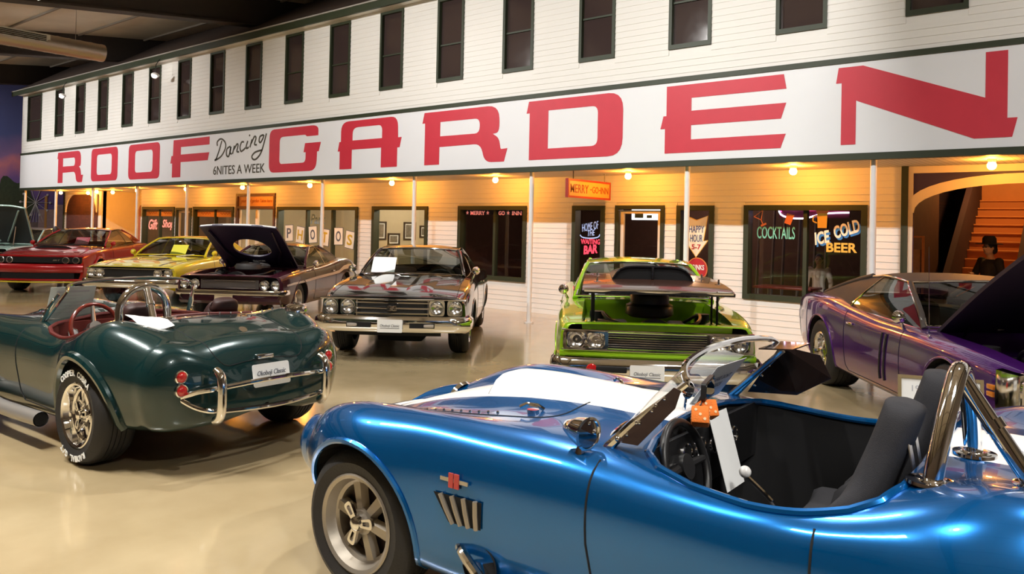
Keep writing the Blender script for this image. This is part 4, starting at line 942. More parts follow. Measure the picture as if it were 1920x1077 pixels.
# ================================================================ THE TWO ROADSTERS
def K(*a): return list(zip(a[0::2], a[1::2]))
def roadster(name, label, pose, pm, blue):
    car = empty(name, (pose[0], pose[1], 0), pose[2], label, 'car', 'open two-seat roadsters')
    C_ = [
     (K(-1.9, .50, 1.9, .46), K(-1.75, .28, -1.2, .22, 0, .17, 1.2, .22, 1.8, .34)),
     (K(-1.75, .76, -1.5, .84, -1.2, .89, -.8, .84, -.4, .80, 0, .79, .4, .80, .8, .83, 1.2, .84, 1.5, .77, 1.8, .60), K(-1.75, .29, -1.2, .25, -.8, .20, 0, .18, .8, .20, 1.2, .25, 1.8, .36)),
     (K(-1.75, .83, -1.55, .90, -1.2, .985, -.9, .91, -.6, .845, 0, .83, .4, .845, .8, .885, 1.2, .945, 1.5, .87, 1.8, .69), K(-1.75, .52, -1.2, .46, 0, .42, 1.2, .46, 1.8, .47)),
     (K(-1.75, .83, -1.55, .905, -1.2, .975, -.9, .91, -.6, .865, 0, .865, .4, .875, .8, .89, 1.2, .935, 1.5, .875, 1.8, .705), K(-1.75, .70, -1.5, .78, -1.2, .81, -.9, .78, -.6, .70, 0, .70, .5, .73, 1.2, .76, 1.5, .72, 1.8, .60)),
     (K(-1.75, .70, -1.5, .76, -1.2, .79, -.8, .79, -.4, .79, 0, .78, .5, .76, 1.2, .75, 1.5, .73, 1.8, .59), K(-1.75, .89, -1.5, .99, -1.3, 1.025, -1.1, .97, -.9, .875, -.7, .825, -.5, .815, -.2, .83, .1, .86, .5, .875, 1.0, .895, 1.3, .895, 1.5, .86, 1.8, .71)),
     (K(-1.9, .46, 1.8, .42), K(-1.75, .85, -1.5, .91, -1.2, .94, -.9, .92, -.6, .85, -.3, .85, 0, .875, .3, .875, .6, .85, .9, .80, 1.2, .76, 1.5, .70, 1.8, .62)),
     (K(-1.9, .24, 1.8, .22), K(-1.75, .885, -1.5, .94, -1.2, .955, -.9, .94, -.6, .88, -.3, .88, 0, .905, .3, .915, .6, .91, .9, .885, 1.2, .83, 1.5, .745, 1.8, .64)),
     (K(-1.9, 0, 1.8, 0), K(-1.75, .89, -1.5, .945, -1.2, .96, -.9, .945, -.6, .88, -.3, .88, 0, .91, .3, .92, .6, .915, .9, .89, 1.2, .835, 1.5, .75, 1.8, .645))]
    B = Body(C_, (0, .7, 1, 1, 1, 1, 1, 1), -1.74, 1.80, .035, 5, front=(.22, .50, .45, 2.0, 7), rear=(.29, .40, 0, 2.4, 12))
    fx, rx = 1.235, (-1.217 if blue else -1.175)
    wheel_arch(B, fx, .335, .385, pm, car, .016 if blue else .03); wheel_arch(B, rx, .345, .40 if blue else .41, pm, car, .018 if blue else .034)
    # cockpit
    half = [(-.045, 0), (-.05, .30), (-.07, .48), (-.11, .61), (-.19, .69), (-.34, .742), (-.55, .768), (-.74, .772), (-.87, .768), (-.95, .735), (-.995, .64), (-1.012, .42), (-1.018, .15)]
    outl = half+[(x, -y) for x, y in half[:0:-1]]
    rim = B.trace(outl, (0, 1), 1, .0, True, .03)
    B.drop(outl, (0, 1), lambda c: c.z > .6)
    obj('cockpit_lip', G().tube(rim, .016, 8, True), pm if blue else mat('red_leather', (.10, .012, .01), .45), car)
    g = G(); k = len(rim)
    g.add([Vector(p) for p in rim]+[Vector((p.x*.98-.01, p.y*.95, .24)) for p in rim], [(i, (i+1) % k, k+(i+1) % k, k+i) for i in range(k)]); g.add([Vector((p.x*.98-.01, p.y*.95, .24)) for p in rim], [tuple(range(k))])
    TRIM = MATTE if blue else mat('oxblood_trim', (.13, .018, .013), .5)
    obj('cockpit_tub', g, TRIM if not blue else mat('black_carpet', (.005, .005, .006), .95), car, 50)
    # doors
    dp = [(.02, .95), (.02, .55), (-.01, .34), (-.07, .27), (-.68, .27), (-.75, .34), (-.785, .55), (-.785, .95)]
    for sg in (1, -1):
        f = B.cut(dp, (0, 2), lambda c, sg=sg: c.y*sg > .60 and c.z > .2)
        if f: panel('door', B.take(f), pm, car)
        seam(B, [(.02, .835), (.02, .55), (-.01, .34), (-.07, .27), (-.68, .27), (-.75, .34), (-.785, .55), (-.785, .80)], (0, 2), car, sg, .0045)
    # stripes or plain, hood and boot seams
    if blue:
        for x0, x1 in ((-.02, 1.88), (-1.88, -1.0)):
            f = B.cut([(x0, -.25), (x1, -.25), (x1, .25), (x0, .25)], (0, 1), lambda c: c.z > .55)
            if f: panel('racing_stripe', B.take(f), WHITE, car)
    hood = rpoly([(1.72, .34, .05), (1.2, .47, .1), (.70, .52, .15), (.42, .46, .12), (.36, 0, .02), (.42, -.46, .12), (.70, -.52, .15), (1.2, -.47, .1), (1.72, -.34, .05)])
    seam(B, hood, (0, 1), car, 1, .0035, closed=True)
    # hood scoop
    P = []
    for i in range(9):
        t = i/8; x = .98-.72*t; row = []
        for j in range(9):
            u = j/8*2-1; b = B.top(x, u*.22) or Vector((x, u*.22, .88)); h = .075*(1-t)**.8*(1-abs(u)**4)+.003
            row.append((x, u*.22, b.z+h))
        P.append(row)
    obj('hood_scoop', G().slab(P, (0, 0, 1), .004), WHITE if blue else pm, car, 60)
    obj('scoop_mouth', G().add([P[0][j] for j in range(9)]+[(P[0][j][0]+.005, P[0][j][1], B.top(.98, P[0][j][1]).z) for j in range(9)], [(j, j+1, 10+j, 9+j) for j in range(8)]), MATTE, car, 0)
    # rivets along both flanks of the hood
    g = G()
    rv = None
    for sg in (1, -1):
        for i in range(13):
            p = B.top(1.45-.058*i, sg*(.40+.010*i*.3), .001)
            if rv is None: rv = obj('hood_rivet', G().sphere((0, 0, 0), .0075, 8, 5), CHROME, car); rv.location = p
            else: inst(rv, loc=p)
    for sg in (1, -1):
        p = B.top(.58, sg*.40); 
        l = obj('hood_latch', G().cyl((0, 0, -.005), (0, 0, .012), .028, n=16).join(G().tube([(-.05, 0, .012), (-.02, 0, .03), (.03, 0, .035), (.06, 0, .02)], .009, 8)), CHROME, car); l.location = p; l.rotation_euler = (0, 0, .6*sg)
    # nose opening, lamps
    obj('grille', G().add([Vector(p) for p in B.A[-1]], [tuple(range(B.A.shape[1]))]), MATTE, car, 0)
    for sg in (1, -1):
        hl = obj('headlight', G().lathe([(.105, -.02), (.11, .01), (.095, .025), (.09, .012), (.05, -.03), (0, -.04)], (1.80, sg*.54, .60), (1, .18*sg, .25), 28), CHROME, car)
        obj('headlight_lens', G().lathe([(.093, .012), (.07, .035), (.04, .045), (0, .05)], (1.80, sg*.54, .60), (1, .18*sg, .25), 24), LENS, hl)
    # side vents, badge, exhaust
    for sg in (1, -1):
        y = lambda x, z: (B.side(x, z, sg, .007) or Vector((x, .88*sg, z)))
        q = [(.735, .60), (.49, .60), (.50, .485), (.66, .485)]
        pts = [y(*a) for a in q]
        v = obj('side_vent', G().add([p for p in pts]+[p-Vector((0, sg*.03, 0)) for p in pts], [(0, 1, 2, 3) if sg > 0 else (3, 2, 1, 0)]), MATTE, car, 0)
        for i in range(4):
            t = .16+.24*i
            a = pts[0].lerp(pts[1], t); b = pts[3].lerp(pts[2], t)
            obj('vent_louvre', G().tube([a+Vector((0, sg*.003, 0)), (a+b)/2+Vector((0, sg*.006, 0)), b+Vector((0, sg*.003, 0))], .011, 6), ALLOY, v)
        b0 = y(.63, .66); e = obj('fender_badge', G().box(-.075, .075, -.003, .003, -.008, .008), STEEL, car, 0, loc=tuple(b0))
        obj('badge_shield', G().prism([(-.012, -.03), (.012, -.03), (.012, .03), (-.012, .03)], Matrix(((1, 0, 0, -.015), (0, 0, sg, 0), (0, 1, 0, 0), (0, 0, 0, 1))), .006), mat('badge_red', (.5, .06, .05), .4), e, 0)
        obj('badge_shield', G().prism([(-.012, -.03), (.012, -.03), (.012, .03), (-.012, .03)], Matrix(((1, 0, 0, .015), (0, 0, sg, 0), (0, 1, 0, 0), (0, 0, 0, 1))), .006), mat('badge_red', (.5, .06, .05), .4), e, 0)
        yo = .83
        obj('exhaust_opening', G().lathe([(.0, .0), (.085, 0), (.09, .006), (.085, .01)], (y(.52, .33).x, y(.52, .33).y-sg*.006, .33), (0, sg, 0), 24), MATTE, car)
        PIPE = mat('side_pipe_grey', (.42, .40, .38), .42, .6) if not blue else CHROME
        obj('side_pipe', G().tube(spline([(.62, sg*.74, .33), (.52, sg*.84, .31), (.40, sg*.90, .26), (.20, sg*.92, .225), (-.1, sg*.92, .215), (-.62, sg*.92, .225)], 5), [.035]*8+[.055]*18, 16, caps=False), PIPE, car, 50)
        for dz in (.03, -.03): obj('header_pipe', G().tube(spline([(.70+dz, sg*.74, .36+dz), (.54+dz, sg*.875, .34+dz), (.36, sg*.91, .25)], 5), .022, 10), PIPE if not blue else CHROME, car)
        obj('pipe_outlet', G().cyl((-.6, sg*.92, .2245), (-.618, sg*.92, .225), .046, n=16), MATTE, car)
    # windscreen: frame, glass, posts
    zb = .855
    bl = [(.08, .635, zb-.015), (.115, .45, zb+.015), (.135, .22, zb+.03), (.14, 0, zb+.035)]; tl = [(-.235, .555, 1.13), (-.20, .50, 1.185), (-.17, .25, 1.21), (-.165, 0, 1.215)]
    if not blue: tl = [(x+.09, y, z-.02) for x, y, z in tl]; bl = [(x-.01, y, z) for x, y, z in bl]
    full = lambda L: [Vector(p) for p in spline(L+[(x, -y, z) for x, y, z in L[-2::-1]], 5)]
    b_, t_ = full(bl), full(tl)
    ws = obj('windscreen_frame', G().tube(b_+t_[::-1], .014, 8, True), CHROME, car)
    obj('windscreen_glass', G().grid([[p.lerp(q, i/6) for p, q in zip(b_, t_)] for i in range(7)]), CLEAR, ws, 60)
    for sg in (1, -1):
        o = obj('windscreen_post', G().tube([(.09, sg*.65, zb-.045), (-.05 if blue else .0, sg*.63, .96), (-.19 if blue else -.08, sg*.585, 1.09)], [.022, .018, .012], 8), CHROME, ws)
        for i in range(3): obj('post_bolt', G().sphere((.0-(.07 if blue else .04)*i+(0 if blue else .03), sg*(.655-.022*i), .90+.07*i), .012, 8, 6), CHROME, o)
    if blue:
        DK = mat('smoked_wing', (.03, .018, .015), .12, 0, .6)
        for sg in (1, -1):
            q = [(-.03, sg*.645, .885), (-.215, sg*.575, 1.15), (-.36, sg*.74, 1.10), (-.40, sg*.80, .98), (-.25, sg*.74, .885)] if sg < 0 else [(.0, .66, .89), (-.20, .592, 1.115), (-.235, .606, 1.11), (-.222, .626, 1.045), (-.095, .67, .895)]
            wgo = obj('wind_wing', G().add([Vector(p) for p in q]+[Vector(p)+Vector((0, .005*sg, 0)) for p in q], [(0, 1, 2, 3, 4), (9, 8, 7, 6, 5)]+[(i, 5+i, 5+(i+1) % 5, (i+1) % 5) for i in range(5)]), DK, ws, 0)
            for i in range(4): obj('wing_screw', G().sphere(Vector(q[0]).lerp(Vector(q[1]), .15+.22*i)+Vector((-.01, .006*sg, 0)), .008, 8, 5), CHROME, wgo)
            obj('sun_visor', G().prism([(.01, -.06), (.01, .26), (-.14, .24), (-.14, -.03)], Matrix.Translation((-.225, -.53 if sg < 0 else .27, 1.165)) @ Matrix.Rotation(.06, 4, 'Y'), .006), DK, ws, 0) if sg < 0 else None
    # mirror on the near fender
    if blue:
        mp = B.top(.12, .735) or Vector((.12, .735, .84))
        mr_ = obj('wing_mirror', G().lathe([(0, -.13), (.025, -.11), (.05, -.05), (.062, 0), (.066, .01), (.056, .012), (.054, .004)], (mp.x-.03, mp.y, mp.z+.075), (-1, .25, -.06), 24).join(G().tube([mp-Vector((0, 0, .01)), mp+Vector((-.005, 0, .035))], [.02, .012], 8)), CHROME, car)
        obj('mirror_glass', G().cyl(Vector((mp.x-.03, mp.y, mp.z+.075))+Vector((-.004, .001, 0)), Vector((mp.x-.03, mp.y, mp.z+.075))+Vector((-.006, .0015, 0)), .054, n=24), mat('mirror_glass', (.7, .72, .74), .02, 1), mr_)
        m2 = obj('wing_mirror', G().lathe([(0, -.05), (.02, -.045), (.035, -.02), (.04, 0), (.034, .004)], (-.02, .06, 1.0), (-1, .3, 0), 18).join(G().cyl((.0, .06, .91), (-.01, .06, .98), .008, n=8)), CHROME, car)
    # roll hoop behind the driver
    y0, y1, xh = .60, .19 if blue else .23, -1.085; ht = 1.27 if blue else 1.205
    rh = (y0-y1)/2; yc = (y0+y1)/2
    if blue: hb = [Vector(p) for p in spline([(-1.062, y0, .90), (-1.075, y0-.015, 1.0), (-1.092, y0-.055, 1.12), (-1.105, y0-.115, 1.215), (-1.112, yc+.035, ht-.006), (-1.114, yc-.035, ht-.006), (-1.118, y1+.10, 1.215), (-1.125, y1+.045, 1.12), (-1.13, y1+.01, 1.0), (-1.135, y1, .93)], 5)]; xh = -1.112
    else: hb = [Vector((xh, y0, .92)), Vector((xh, y0, ht-rh-.06))]+[Vector((xh+.008, yc+rh*math.cos(math.pi*i/16), ht-rh+rh*math.sin(math.pi*i/16))) for i in range(17)]+[Vector((xh, y1, ht-rh-.06)), Vector((xh, y1, .95))]
    bx = -1.33 if blue else -1.28
    rb = obj('roll_bar', G().tube(hb, .03, 14), CHROME, car, 60)
    bf = B.top(bx, .44); obj('roll_bar_brace', G().tube([(xh, .40, ht-.015), (bx, .44, bf.z-.01)], .027, 14), CHROME, rb, 60)
    for x, y in ((hb[0].x, y0), (hb[-1].x, y1), (bx, .44)):
        p = B.top(x, y); obj('roll_bar_flange', G().lathe([(0, .018), (.04, .016), (.045, .012), (.068, .01), (.07, 0), (.06, -.004)], (p.x, p.y, p.z), (0, 0, 1), 24), CHROME, rb)
    tq = Vector((xh, .40, ht-.015)); bq = Vector((bx, .44, bf.z)); obj('brace_clamp', G().tube([tq.lerp(bq, .42), tq.lerp(bq, .50)], .033, 12), CHROME, rb)
    # seats
    SEAT = FABRIC if blue else mat('dark_red_seat', (.035, .010, .008), .55)
    for sy in (.38, -.36):
        H_ = 1.12 if blue else 1.04
        st = obj('seat', seat_back(sy, H_), SEAT, car, 80)
        obj('seat_cushion', seat_cushion(sy), SEAT, st, 80)
        if blue:
            for dy in (-.06, .06):
                sl = obj('belt_slot', G().prism(rrect(-.022, .022, -.07, .07, .02), Matrix.Translation((-.985, sy+dy*.9, .965)) @ Matrix.Rotation(R(100), 4, 'Y') @ Matrix.Rotation(R(90), 4, 'Z'), .004), STEEL, st, 0)
                obj('seat_belt', G().tube(spline([(-1.005, sy+dy*1.7, .90), (-1.02, sy+dy*1.8, .82), (-1.0, sy+dy*1.7, .74), (-.96, sy+dy*1.6, .68)], 4), .026, 6), mat('violet_belt', (.11, .10, .34), .8), st)
    # dash, wheel, shifter
    dash = obj('dashboard', G().prism([(-.60, .86), (-.56, .60), (.56, .60), (.60, .86)], Matrix(((0, 0, -1, -.085), (1, 0, 0, 0), (0, 1, 0, 0), (0, 0, 0, 1))), .02), BLACK if blue else TRIM, car, 0)
    for y, z, r in ((.48, .76, .045), (.26, .77, .05), (.12, .77, .05), (-.02, .76, .038), (-.14, .76, .038), (-.26, .76, .038)):
        gg = obj('gauge', G().lathe([(0, 0), (r-.008, 0), (r-.006, .008), (r, .006), (r+.002, -.004)], (-.108, y, z), (-1, 0, .1), 20), CHROME, dash)
        obj('gauge_face', G().cyl((-.109, y, z), (-.111, y, z), r-.008, n=18), BLACK if blue else PAPER, gg)
    cx, cy_, cz = (-.165, .39, .765) if blue else (-.27, .38, .82); tilt = Vector((-1, 0, .32)).normalized(); rs = .175 if blue else .19
    swm = BLACK if blue else mat('mahogany_rim', (.16, .02, .012), .2, 0, .8)
    sw = obj('steering_wheel', G().tube(G().ring((cx, cy_, cz), tilt, rs, 40), .017, 10, True), swm, car, 60)
    e1 = Vector((0, 1, 0)); e2 = tilt.cross(e1)
    for a in (R(90), R(210), R(330)) if not blue else (R(0), R(180), R(-90)):
        d = e1*math.cos(a)+e2*math.sin(a)*(1 if e2.z > 0 else -1); obj('spoke', G().tube([Vector((cx, cy_, cz))-tilt*.02, Vector((cx, cy_, cz))-tilt*.01+d*rs*.5, Vector((cx, cy_, cz))+d*rs], [.022, .018, .014], 8), BLACK if blue else STEEL, sw)
    obj('hub', G().cyl(Vector((cx, cy_, cz))-tilt*.05, Vector((cx, cy_, cz))+tilt*.012, .05, n=20), BLACK if blue else STEEL, sw)
    obj('steering_column', G().cyl(Vector((cx, cy_, cz))-tilt*.04, Vector((cx, cy_, cz))-tilt*.22, .025, n=12), BLACK, sw)
    tn = obj('transmission_tunnel', G().bbox(-.95, -.10, -.13, .13, .24, .48, .04), BLACK if blue else TRIM, car)
    obj('shift_lever', G().tube(spline([(-.38, .0, .47), (-.40, .02, .56), (-.28, .04, .67)], 5), .011, 8), CHROME, car); obj('shift_knob', G().sphere((-.275, .04, .685), .026, 14, 9), WHITE if blue else BLACK, car)
    # tail
    for sg in (1, -1):
        for z in (.665, .575):
            p = B.hit((-4, sg*.62, z), (1, 0, 0))[0] or Vector((-1.95, sg*.62, z))
            tl = obj('tail_light', G().lathe([(.046, -.02), (.046, .006), (.040, .014), (.036, .012)], p, (-1, 0, .05), 24), CHROME, car)
            obj('tail_lens', G().lathe([(.038, .008), (.028, .020), (.014, .026), (0, .028)], p, (-1, 0, .05), 20), REDLENS, tl)
    if not blue:
        bumper = obj('rear_bumper', G().tube(spline([(-1.93, .62, .52), (-2.03, .55, .565), (-2.09, .44, .58), (-2.14, .2, .60), (-2.15, 0, .605), (-2.14, -.2, .60), (-2.09, -.44, .58), (-2.03, -.55, .565), (-1.93, -.62, .52)], 5), .018, 10), CHROME, car)
        obj('bumper_tube', G().tube(spline([(-1.93, .62, .52), (-2.03, .55, .46), (-2.09, .44, .43), (-2.14, .2, .42), (-2.15, 0, .415), (-2.14, -.2, .42), (-2.09, -.44, .43), (-2.03, -.55, .46), (-1.93, -.62, .52)], 5), .018, 10), CHROME, bumper)
        for sg in (1, -1):
            obj('overrider', G().tube(spline([(-2.06, sg*.44, .70), (-2.13, sg*.44, .66), (-2.145, sg*.44, .52), (-2.13, sg*.44, .40), (-2.07, sg*.44, .36)], 5), [.018]+[.032]*19+[.018], 12), CHROME, bumper)
        pt = obj('number_plate', G().prism(rrect(-.155, .155, -.08, .08, .02), Matrix(((0, 0, -1, -2.075), (-1, 0, 0, 0), (0, 1, 0, .62), (0, 0, 0, 1))) @ Matrix.Rotation(R(-12), 4, 'X'), .004), PAPER, car, 0)
        obj('plate_script', text_geo('Okoboji Classic', .24, .045, .003, .3).join(G().box(-.12, .12, -.03, -.024, 0, .003)).xf(Matrix(((0, 0, -1, -2.08), (-1, 0, 0, 0), (0, 1, 0, .63), (0, 0, 0, 1))) @ Matrix.Rotation(R(-12), 4, 'X')), INK, pt, 0)
        p = B.hit((-4, 0, .76), (1, 0, 0))[0]
        obj('plate_lamp', G().bbox(p.x-.05, p.x+.02, -.07, .07, .72, .755, .012), CHROME, car)
        lc = [(-1.30, .46), (-1.36, .50), (-1.80, .42), (-1.90, .34)]
        B_seam = B.trace(rpoly([(-1.24, .42, .1), (-1.24, -.42, .1), (-1.98, -.38, .1), (-1.98, .38, .1)]), (0, 1), 1, 0, True); obj('boot_gap', G().tube(B_seam, .0035, 6, True), SEAM, car)
        p = B.top(-1.72, 0, .004); obj('boot_badge', G().cyl((0, 0, 0), (-.004, 0, .006), .032, n=20), CHROME, car, loc=tuple(p))
        p = B.top(-1.42, -.72); obj('fuel_cap', G().lathe([(.09, -.02), (.095, .01), (.085, .035), (.06, .05), (0, .052)], p, (0, 0, 1), 24).join(G().bbox(p.x-.04, p.x+.04, p.y-.01, p.y+.01, p.z+.05, p.z+.065, .004)), CHROME, car)
        for i in range(8):
            p = B.top(-1.15-.02*i, -.08-.085*i, .004)
            if p: obj('tonneau_stud', G().cyl((p.x, p.y, p.z), (p.x, p.y, p.z+.018), .006, n=8), CHROME, car)
        p = obj('paper_sheet', G().slab([[(-1.20+.0-.28*t, .40+.22*u, B.top(-1.20-.28*t, .40+.22*u).z+.02+.03*math.sin(3*t+2*u)) for u in (0, .33, .66, 1)] for t in (0, .33, .66, 1)], (0, 0, 1), .003), PAPER, smooth=60, label='white paper sheet lying behind the chrome roll bar of the green roadster', cat='paper')
        p.matrix_world = Matrix.Translation((pose[0], pose[1], 0)) @ Matrix.Rotation(pose[2], 4, 'Z')
    else:
        obj('deck_print', text_geo('1966', .11, .05, .002).xf(Matrix.Translation(B.top(-1.28, .10, .003)) @ Matrix.Rotation(R(-90), 4, 'Z') @ Matrix.Rotation(R(6), 4, 'X')), mat('faint_grey_print', (.5, .52, .58), .5), car, 0)
    panel('body', B.geo(list(B.bm.faces)), pm, car)
    car['_b'] = 0; del car['_b']
    return car, B
BLUE_POSE = (-1.616, 3.262, R(182.4)); GREEN_POSE = (-6.96, 3.178, 3.191)
PBLUE = paint('electric_blue', (.0, .135, .44), .68, .24); PTEAL = paint('dark_teal', (.004, .032, .034), .25, .22)
blue, BB = roadster('blue_roadster', 'bright blue open roadster with white racing stripes, nearest the camera', BLUE_POSE, PBLUE, True)
green, BG = roadster('green_roadster', 'dark green open roadster with chrome roll bar seen from behind', GREEN_POSE, PTEAL, False)
four_wheels(blue, 1.226, .875, .338, .25, .215, ALLOY, style='spoke6', n=6, dish=.05, spinner=True)
gw = four_wheels(green, 1.217, .93, .345, .27, .215, CHROME, style='spoke6', n=6, dish=.06, spinner=True, letters=[('COOPER COBRA', R(90)), ('RADIAL G/T', R(-90))])

for q in gw[2:]: q.location.x = -1.175
# ================================================================ THE ROW OF COUPES
def lamp(parent, p, r, ax=(1, 0, 0), bezel=CHROME, square=0, name='headlight'):
    ax = Vector(ax).normalized(); p = Vector(p)
    h = obj(name, G().lathe([(r+.012, -.03), (r+.014, .004), (r+.004, .012), (r, .004), (r*.6, -.035), (0, -.045)], p, ax, 26), bezel, parent)
    obj(name+'_lens', G().lathe([(r, .002), (r*.8, .014), (r*.45, .022), (0, .026)], p, ax, 22), LENS, h)
    obj(name+'_reflector', G().lathe([(r*.95, -.004), (r*.6, -.028), (.012, -.036), (.010, -.015), (0, -.012)], p, ax, 20), REFLECTOR, h)
    if square:
        q = ax.to_track_quat('X', 'Z').to_matrix().to_4x4()
        obj('lamp_bezel', curve_geo([rrect(-r*square, r*square, -r*square, r*square, r*.5), arc_pts(0, 0, r+.01, 0, 2*math.pi, 28)[:-1]], .014).xf(Matrix.Translation(p) @ q @ Matrix(((0, 0, 1, 0), (1, 0, 0, 0), (0, 1, 0, 0), (0, 0, 0, 1)))), CHROME, h, 30)
    return h
FACEX = Matrix(((0, 0, 1, 0), (1, 0, 0, 0), (0, 1, 0, 0), (0, 0, 0, 1)))     # local xy -> car y,z ; local z -> car x
def muscle(name, label, pose, pm, P):
    car = empty(name, (pose[0], pose[1], 0), pose[2], label, 'car', 'coupes parked in a row along the porch')
    xf, xr, hw, wb2 = P['xf'], P['xr'], P['hw'], P['wb2']
    plan = P.get('plan') or K(xr, hw-.10, xr+.4, hw-.03, -wb2, hw, 0, hw-.015, wb2, hw, xf-.3, hw-.02, xf, hw-.06)
    zs = P['zs']; cr = P.get('crown', .035); sill = P.get('sill', .22)
    def ks(d): return [(x, y+d) for x, y in plan]
    def kz(d): return [(x, z+d) for x, z in zs]
    sl = K(xr, sill+.18, xr+.5, sill+.06, -wb2, sill+.02, 0, sill, wb2, sill+.02, xf-.4, sill+.06, xf, sill+P.get('chin', .16))
    crk = [cr if x < xf-.9 else (min(cr, .012) if x > xf-.1 else min(cr, .035)) for x, z in zs]
    C_ = [(ks(-.16), sl), (ks(-.05), [(x, z+.02) for x, z in sl]), (ks(-.004), [(x, max(.42, z+.14)) for x, z in sl]), (ks(.006), kz(-.24)), (ks(-.012), kz(-.07)), (ks(-.06), kz(.004)),
          ([(x, y*.55) for x, y in plan], [(x, z+.75*c_) for (x, z), c_ in zip(zs, crk)]), ([(x, 0) for x, y in plan], [(x, z+c_) for (x, z), c_ in zip(zs, crk)])]
    bow = P.get('bow', .10)
    def warp(A):
        x = A[..., 0]; t = np.clip((x-(xf-1.0))/1.0, 0, 1); t = t*t*(3-2*t); A[..., 0] = x-bow*t*(A[..., 1]/hw)**2
        t = np.clip(((xr+.8)-x)/.8, 0, 1); t = t*t*(3-2*t); A[..., 0] = A[..., 0]+.08*t*(A[..., 1]/hw)**2
        return A
    B = Body(C_, (0, .6, .9, .9, .6, P.get('crease', .4), 1, 1), xr+.06, xf-.05, .04, 4, front=(.05, .58, .95, 2.0, 4), rear=(.06, .60, .90, 2.0, 5), warp=warp, sig=.05)
    car_fx = lambda y: xf-bow*(y/hw)**2
    ra = P.get('ra', .385); r = P.get('r', .335)
    wheel_arch(B, wb2, r+.0, ra, pm, car, .012, .5); wheel_arch(B, -wb2, r+P.get('rlift', 0), ra+P.get('radd', 0), pm, car, .012, .5)
    gh = P['gh']; A_, F_, Q_, Cc = Vector(gh['A']), Vector(gh['F']), Vector(gh['R']), Vector(gh['C'])
    # cabin opening
    B.drop([(A_.x-.02, A_.y-.03), (A_.x-.02, -A_.y+.03), (Cc.x+.1, -Cc.y+.03), (Cc.x+.1, Cc.y-.03)], (0, 1), lambda c: c.z > .6)
    # hood
    hp = P.get('hood', (xf-.06, hw-.17, A_.x+.10, hw-.20)); hpoly = [(hp[0]-bow*.7, hp[1]), (hp[0], hp[1]*.5), (hp[0], -hp[1]*.5), (hp[0]-bow*.7, -hp[1]), (hp[2], -hp[3]), (hp[2], hp[3])]
    if P.get('hoodhole'): c0, rx_, ry_ = P['hoodhole']; B.drop([(c0+rx_*math.cos(a)*(1 if math.cos(a) > 0 else .8), ry_*math.sin(a)) for a in [i*math.pi/16 for i in range(32)]], (0, 1), lambda c: c.z > .55)
    f = B.cut(hpoly, (0, 1), lambda c: c.z > .55); hv = B.take(f) if f else None
    ho = P.get('open')
    P['_hp'] = hpoly; P['_M'] = None
    if hv:
        M = None
        if ho is not None and ho[0] == 'tilt':
            h = Vector((hp[2], 0, max(v.z for v in hv[0] if abs(v.x-hp[2]) < .05)+.02)); M = Matrix.Translation(h+Vector((ho[2] if len(ho) > 2 else 0, 0, 0))) @ Matrix.Rotation(-ho[1], 4, 'Y') @ Matrix.Translation(-h)
        elif ho is not None: M = Matrix.Translation(ho[1]) @ Matrix.Rotation(ho[2], 4, 'Y')
        P['_M'] = M
        hd = panel('hood', hv, P.get('hoodm', pm), car, .03 if M is not None else 0, M=M, under=P.get('underm'))
    else: hd = None
    if ho is None: seam(B, hpoly, (0, 1), car, 1, .004, closed=True)
    else:                                                              # engine bay
        bay = P.get('baym', pm); zb = .42; xb0, xb1, yb = hp[2], hp[0]-bow*.7-.01, hp[1]
        rimp = B.trace(hpoly, (0, 1), 1, -.004, True, .06); k = len(rimp)
        g = G().add([Vector(p) for p in rimp]+[Vector((p.x, p.y*.94, zb)) for p in rimp], [(i, (i+1) % k, k+(i+1) % k, k+i) for i in range(k)]); g.add([Vector((p.x, p.y*.94, zb)) for p in rimp], [tuple(range(k))])
        eb = obj('engine_bay', g, bay, car, 40)
        xm = (xb0+xb1)/2+.0
        obj('engine_block', G().bbox(xm-.42, xm+.25, -.26, .26, .40, .66, .04), mat('engine_dark', (.03, .028, .028), .5), eb)
        for sg in (1, -1):
            obj('valve_cover', G().bbox(xm-.40, xm+.20, sg*.30-.09, sg*.30+.09, .62, .75, .03), P.get('coverm', mat('engine_dark', (.03, .028, .028), .5)), eb)
            obj('inner_fender', G().bbox(xb0+.1, xb1-.25, sg*(yb-.10)-.08, sg*(yb-.10)+.06, .55, .80, .05), bay, eb)
            obj('shock_tower', G().cyl((wb2, sg*(yb-.16), .6), (wb2, sg*(yb-.16), .86), .09, .07, 16), mat('bay_black', (.02, .02, .02), .5), eb)
            obj('hose', G().tube(spline([(xm-.3, sg*.35, .72), (xm+.05, sg*.48, .86), (xm+.4, sg*.42, .82), (xb1-.15, sg*.2, .78)], 5), .017, 8), BLACK, eb)
        obj('air_cleaner', G().lathe([(0, .02), (.22, .02), (.235, .0), (.24, -.07), (.21, -.085)], (xm-.02, 0, P.get('acz', .93)), (0, 0, 1), 32), P.get('acm', mat('air_cleaner_black', (.02, .018, .018), .35)), eb)
        obj('radiator', G().bbox(xb1-.10, xb1-.03, -.36, .36, .44, .80, .01), BLACK, eb); obj('radiator_cap', G().cyl((xb1-.065, .12, .80), (xb1-.065, .12, .825), .03, n=14), CHROME, eb)
        obj('battery', G().bbox(xb1-.42, xb1-.22, -yb+.16, -yb+.34, .58, .82, .01), BLACK, eb)
        obj('fan_shroud', G().cyl((xb1-.2, 0, .62), (xb1-.12, 0, .62), .24, n=24), BLACK, eb)
    # doors, boot
    dx0, dx1 = P.get('door', (A_.x-.10, -.72))
